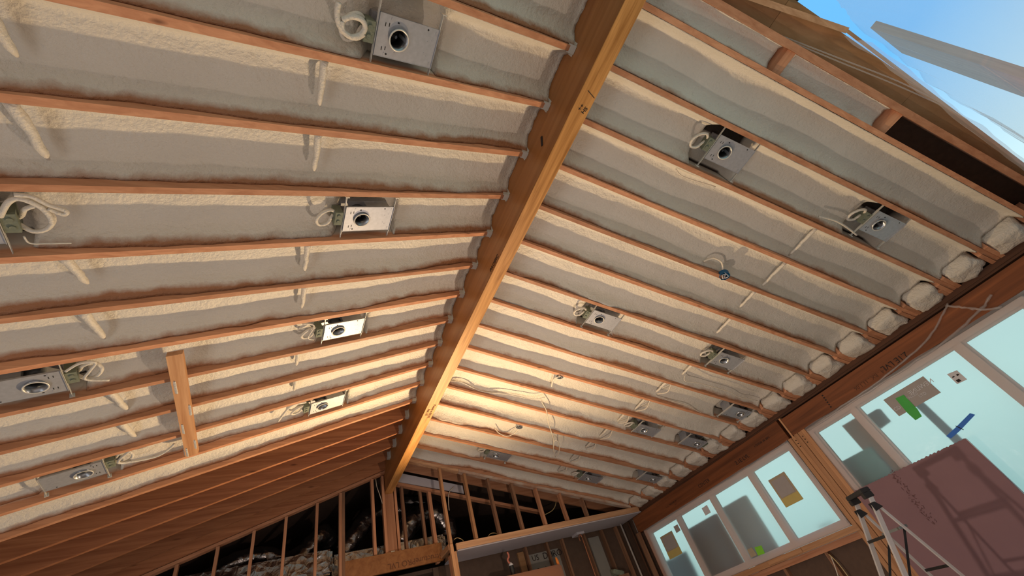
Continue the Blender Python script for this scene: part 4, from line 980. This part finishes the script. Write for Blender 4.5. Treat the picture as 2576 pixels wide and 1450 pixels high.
# wrapped crate
q1 = ony(1262, 1452, 6.3); q2 = ony(1412, 1418, 6.3)
cr = MB(); zt = q2.z
cr.hexa([(q1.x, 6.3, -2.0), (q2.x, 6.3, -2.0), (q2.x + 0.02, 6.62, -2.0), (q1.x, 6.62, -2.0), (q1.x, 6.3, q1.z), (q2.x, 6.3, zt), (q2.x + 0.02, 6.62, zt - 0.01), (q1.x, 6.62, q1.z - 0.01)])
co_ = cr.build('wrapped_cabinet', 'wrap', bevel=0.02); tag(co_, 'tall cabinet wrapped in orange tinted plastic at the bottom', 'cabinet')
MB().hexa([(q1.x + 0.03, 6.33, -1.99), (q2.x - 0.03, 6.33, -1.99), (q2.x - 0.03, 6.6, -1.99), (q1.x + 0.03, 6.6, -1.99), (q1.x + 0.03, 6.33, q1.z - 0.03), (q2.x - 0.03, 6.33, zt - 0.03), (q2.x - 0.03, 6.6, zt - 0.04), (q1.x + 0.03, 6.6, q1.z - 0.04)]).build('carcass', 'pale_wood_z', co_)
c = ony(1403, 1412, 6.42)
tag(MB().tube([(c.x, 6.42, zt - 0.05), (c.x - 0.01, 6.42, c.z + 0.0), (c.x - 0.015, 6.42, c.z + 0.05)], [0.02, 0.022, 0.012], 10).build('orange_handle', 'orange_plastic', smooth=True), 'bright orange tool handle standing on the wrapped cabinet', 'tool')
c = ony(1286, 1424, 6.62)
cn = empty('spray_can', (c.x, 6.62, c.z - 0.14), 'small canister with white top hanging beside the wrapped cabinet', 'canister')
MB().tube([(c.x, 6.62, c.z - 0.14), (c.x, 6.62, c.z)], 0.035, 16).build('body', 'black_plastic', cn, smooth=False)
MB().tube([(c.x, 6.62, c.z), (c.x, 6.62, c.z + 0.02), (c.x, 6.62, c.z + 0.045)], [0.036, 0.03, 0.008], 16).build('top', 'label_white', cn, smooth=True)
rg = MB(); pp = [ony(1276, 1390, 6.62), ony(1280, 1400, 6.62), ony(1277, 1410, 6.62), ony(1282, 1418, 6.62)]
tag(rg.tube(smoothline(pp, 5), [0.014 + 0.008 * nz(i * .9, 4) for i in range(16)], 8).build('hanging_rag', 'pink_rag', smooth=True), 'pinkish rag hanging above the small canister', 'cloth')
c = ony(1552, 1440, 6.7)
tag(lump(c.x, 6.7, c.z - 0.02, 0.10, 0.06, 0.05, 5).build('debris_pile', 'dirty_green', smooth=True), 'dusty clutter on a ledge below the soffit corner', 'debris')
tag(MB().box(c.x - 0.13, c.x + 0.16, 6.62, 6.78, c.z - 0.12, c.z - 0.06).build('ledge_shelf', 'old_wood_z'), 'small shelf under the dusty clutter below the soffit corner', 'shelf')
cable([ony(945, 1205, 6.99), ony(948, 1225, 6.99), ony(955, 1245, 6.99), ony(962, 1268, 6.99)], 0.006, 'cable_cream', 'pale cable dangling left of the ridge post')
cable([ony(1130, 1285, 6.9), ony(1128, 1260, 6.9), ony(1130, 1240, 6.9), ony(1142, 1226, 6.9)], 0.006, 'cable_cream', 'pale cable curving behind the first soffit stud')
cable([ony(1372, 1295, 6.9), ony(1388, 1286, 6.9), ony(1396, 1275, 6.9), ony(1399, 1262, 6.9)], 0.007, 'cable_yellow', 'cable bowing in the dark opening above the soffit')
cable([ony(1142, 1358, 6.6), ony(1150, 1354, 6.6), ony(1160, 1357, 6.6), ony(1166, 1362, 6.6)], 0.005, 'cable_yellow', 'short cable loop lying on the soffit edge')
cable([ony(1228, 1350, 6.6), ony(1235, 1343, 6.6), ony(1245, 1342, 6.6), ony(1250, 1344, 6.6)], 0.005, 'cable_yellow', 'second short cable loop on the soffit edge')

# ------------------------------------------------------------------ near end, upper right of the picture
def yend(x): return -0.46 + 0.061 * max(0, x - 1.52)
# plywood strips between the last rafter and the plastic
segs = [(0.07, 1.083), (1.087, 2.315), (2.319, 3.55), (3.554, 4.4)]
for k, (a, c) in enumerate(segs):
    b = MB(); o_ = 0.04; ye_ = -0.95 if k == 0 else -0.47
    b.hexa([(a, ye_ if k == 0 else yend(a), zrr(a) + o_), (c, ye_ if k == 0 else yend(c), zrr(c) + o_), (c, -0.268, zrr(c) + o_), (a, -0.268, zrr(a) + o_), (a, ye_ if k == 0 else yend(a), zrr(a) + o_ + 0.012), (c, ye_ if k == 0 else yend(c), zrr(c) + o_ + 0.012), (c, -0.268, zrr(c) + o_ + 0.012), (a, -0.268, zrr(a) + o_ + 0.012)])
    tag(b.build('plywood_panel', 'plywood'), 'brown plywood panel at the near end of the roof, %s from the ridge beam' % ORD[k + 1], 'panel', 'plywood panels at the near end')
P1 = onR(1908, 0, 0.0); P2 = onR(2129, 76, 0.0); P3 = onR(2576, 415, 0.0); P4 = P3 + (P3 - P2) * 0.5
bt = MB().bar(P1 + (P1 - P2) * 0.9, P2, 0.035, 0.03).build('batten', 'pale_wood_x'); tag(bt, 'wood batten along the plywood near the top edge of the picture', 'batten')
bt = MB().bar(P2, P4, 0.016, 0.02).build('batten', 'pale_wood_x'); tag(bt, 'thin batten holding the plastic sheet along the plywood', 'batten')
for k, (a, c) in enumerate((((1945, 80), (2130, 190)), ((1950, 88), (2380, 262)), ((1952, 92), (2378, 270)))):
    pass
cable([onR(1950, 84, .02), onR(2120, 150, .0), onR(2260, 205, .0), onR(2375, 262, .0)], 0.004, 'film_frame', 'pale cord stretched under the plywood, upper one')
cable([onR(1950, 88, .02), onR(2110, 155, .0), onR(2250, 212, .0), onR(2375, 268, .0)], 0.004, 'film_frame', 'pale cord stretched under the plywood, lower one')
# plastic sheet hanging at the near end
def sheet(lab):
    b = MB(); nx_, nz_ = 70, 30
    for i in range(nx_ + 1):
        x = 0.55 + 3.75 * i / nx_
        zt = zrr(x) + 0.03
        if x < 1.6: zt = min(zt, 2.10 + 0.40 * max(0, (x - 0.55)) / 1.05)
        for k in range(nz_ + 1):
            v = k / nz_; z = zt + (-2.0 - zt) * v
            y = min(-0.40, yend(x)) - 0.05 - 0.07 * math.sin(v * 5 + x * 1.5) * min(1, v * 6) + 0.035 * nz(x * 3, z * 1.2) * min(1, v * 10 + .2) + 0.02 * nz(x * 8, z * 2)
            b.v.append((x, y, z))
    m2 = nz_ + 1
    for i in range(nx_):
        for k in range(nz_): b.f.append((i * m2 + k, (i + 1) * m2 + k, (i + 1) * m2 + k + 1, i * m2 + k + 1))
    return tag(b.build('plastic_sheet', 'sheet', smooth=True), lab, 'plastic sheet')
rb = MB()
for i in range(61):
    u = i / 60; p = P2 + (P4 - P2) * u
    for k in range(7):
        v = k / 6
        rb.v.append((p.x + 0.10 * v, p.y + 0.03 - 0.03 * v + 0.02 * nz(u * 14, v * 3), p.z - 0.01 - v * (0.14 + 0.05 * nz(u * 5, 3))))
for i in range(60):
    for k in range(6): rb.f.append((i * 7 + k, (i + 1) * 7 + k, (i + 1) * 7 + k + 1, i * 7 + k + 1))
tag(rb.build('plastic_flap', 'film_frame', smooth=True), 'loose hazy plastic flap hanging from the thin batten', 'plastic sheet')
sheet('large translucent plastic sheet hanging at the near end, blue with daylight')
tag(MB().box(2.70, 3.34, -0.76, -0.70, -2.0, 3.2).build('opening_post', 'wood_z'), 'broad post seen dimly through the blue plastic sheet', 'post')
nw = MB(); nw.box(-4.55, 0.5, -0.95, -0.85, -2.0, 1.5).box(0.5, 4.4, -0.95, -0.85, -2.0, 1.15)  # low part behind the sheet added to limit daylight reaching the foam
struct(nw.build('wall_near', 'drywall'))

bpy.context.view_layer.update()
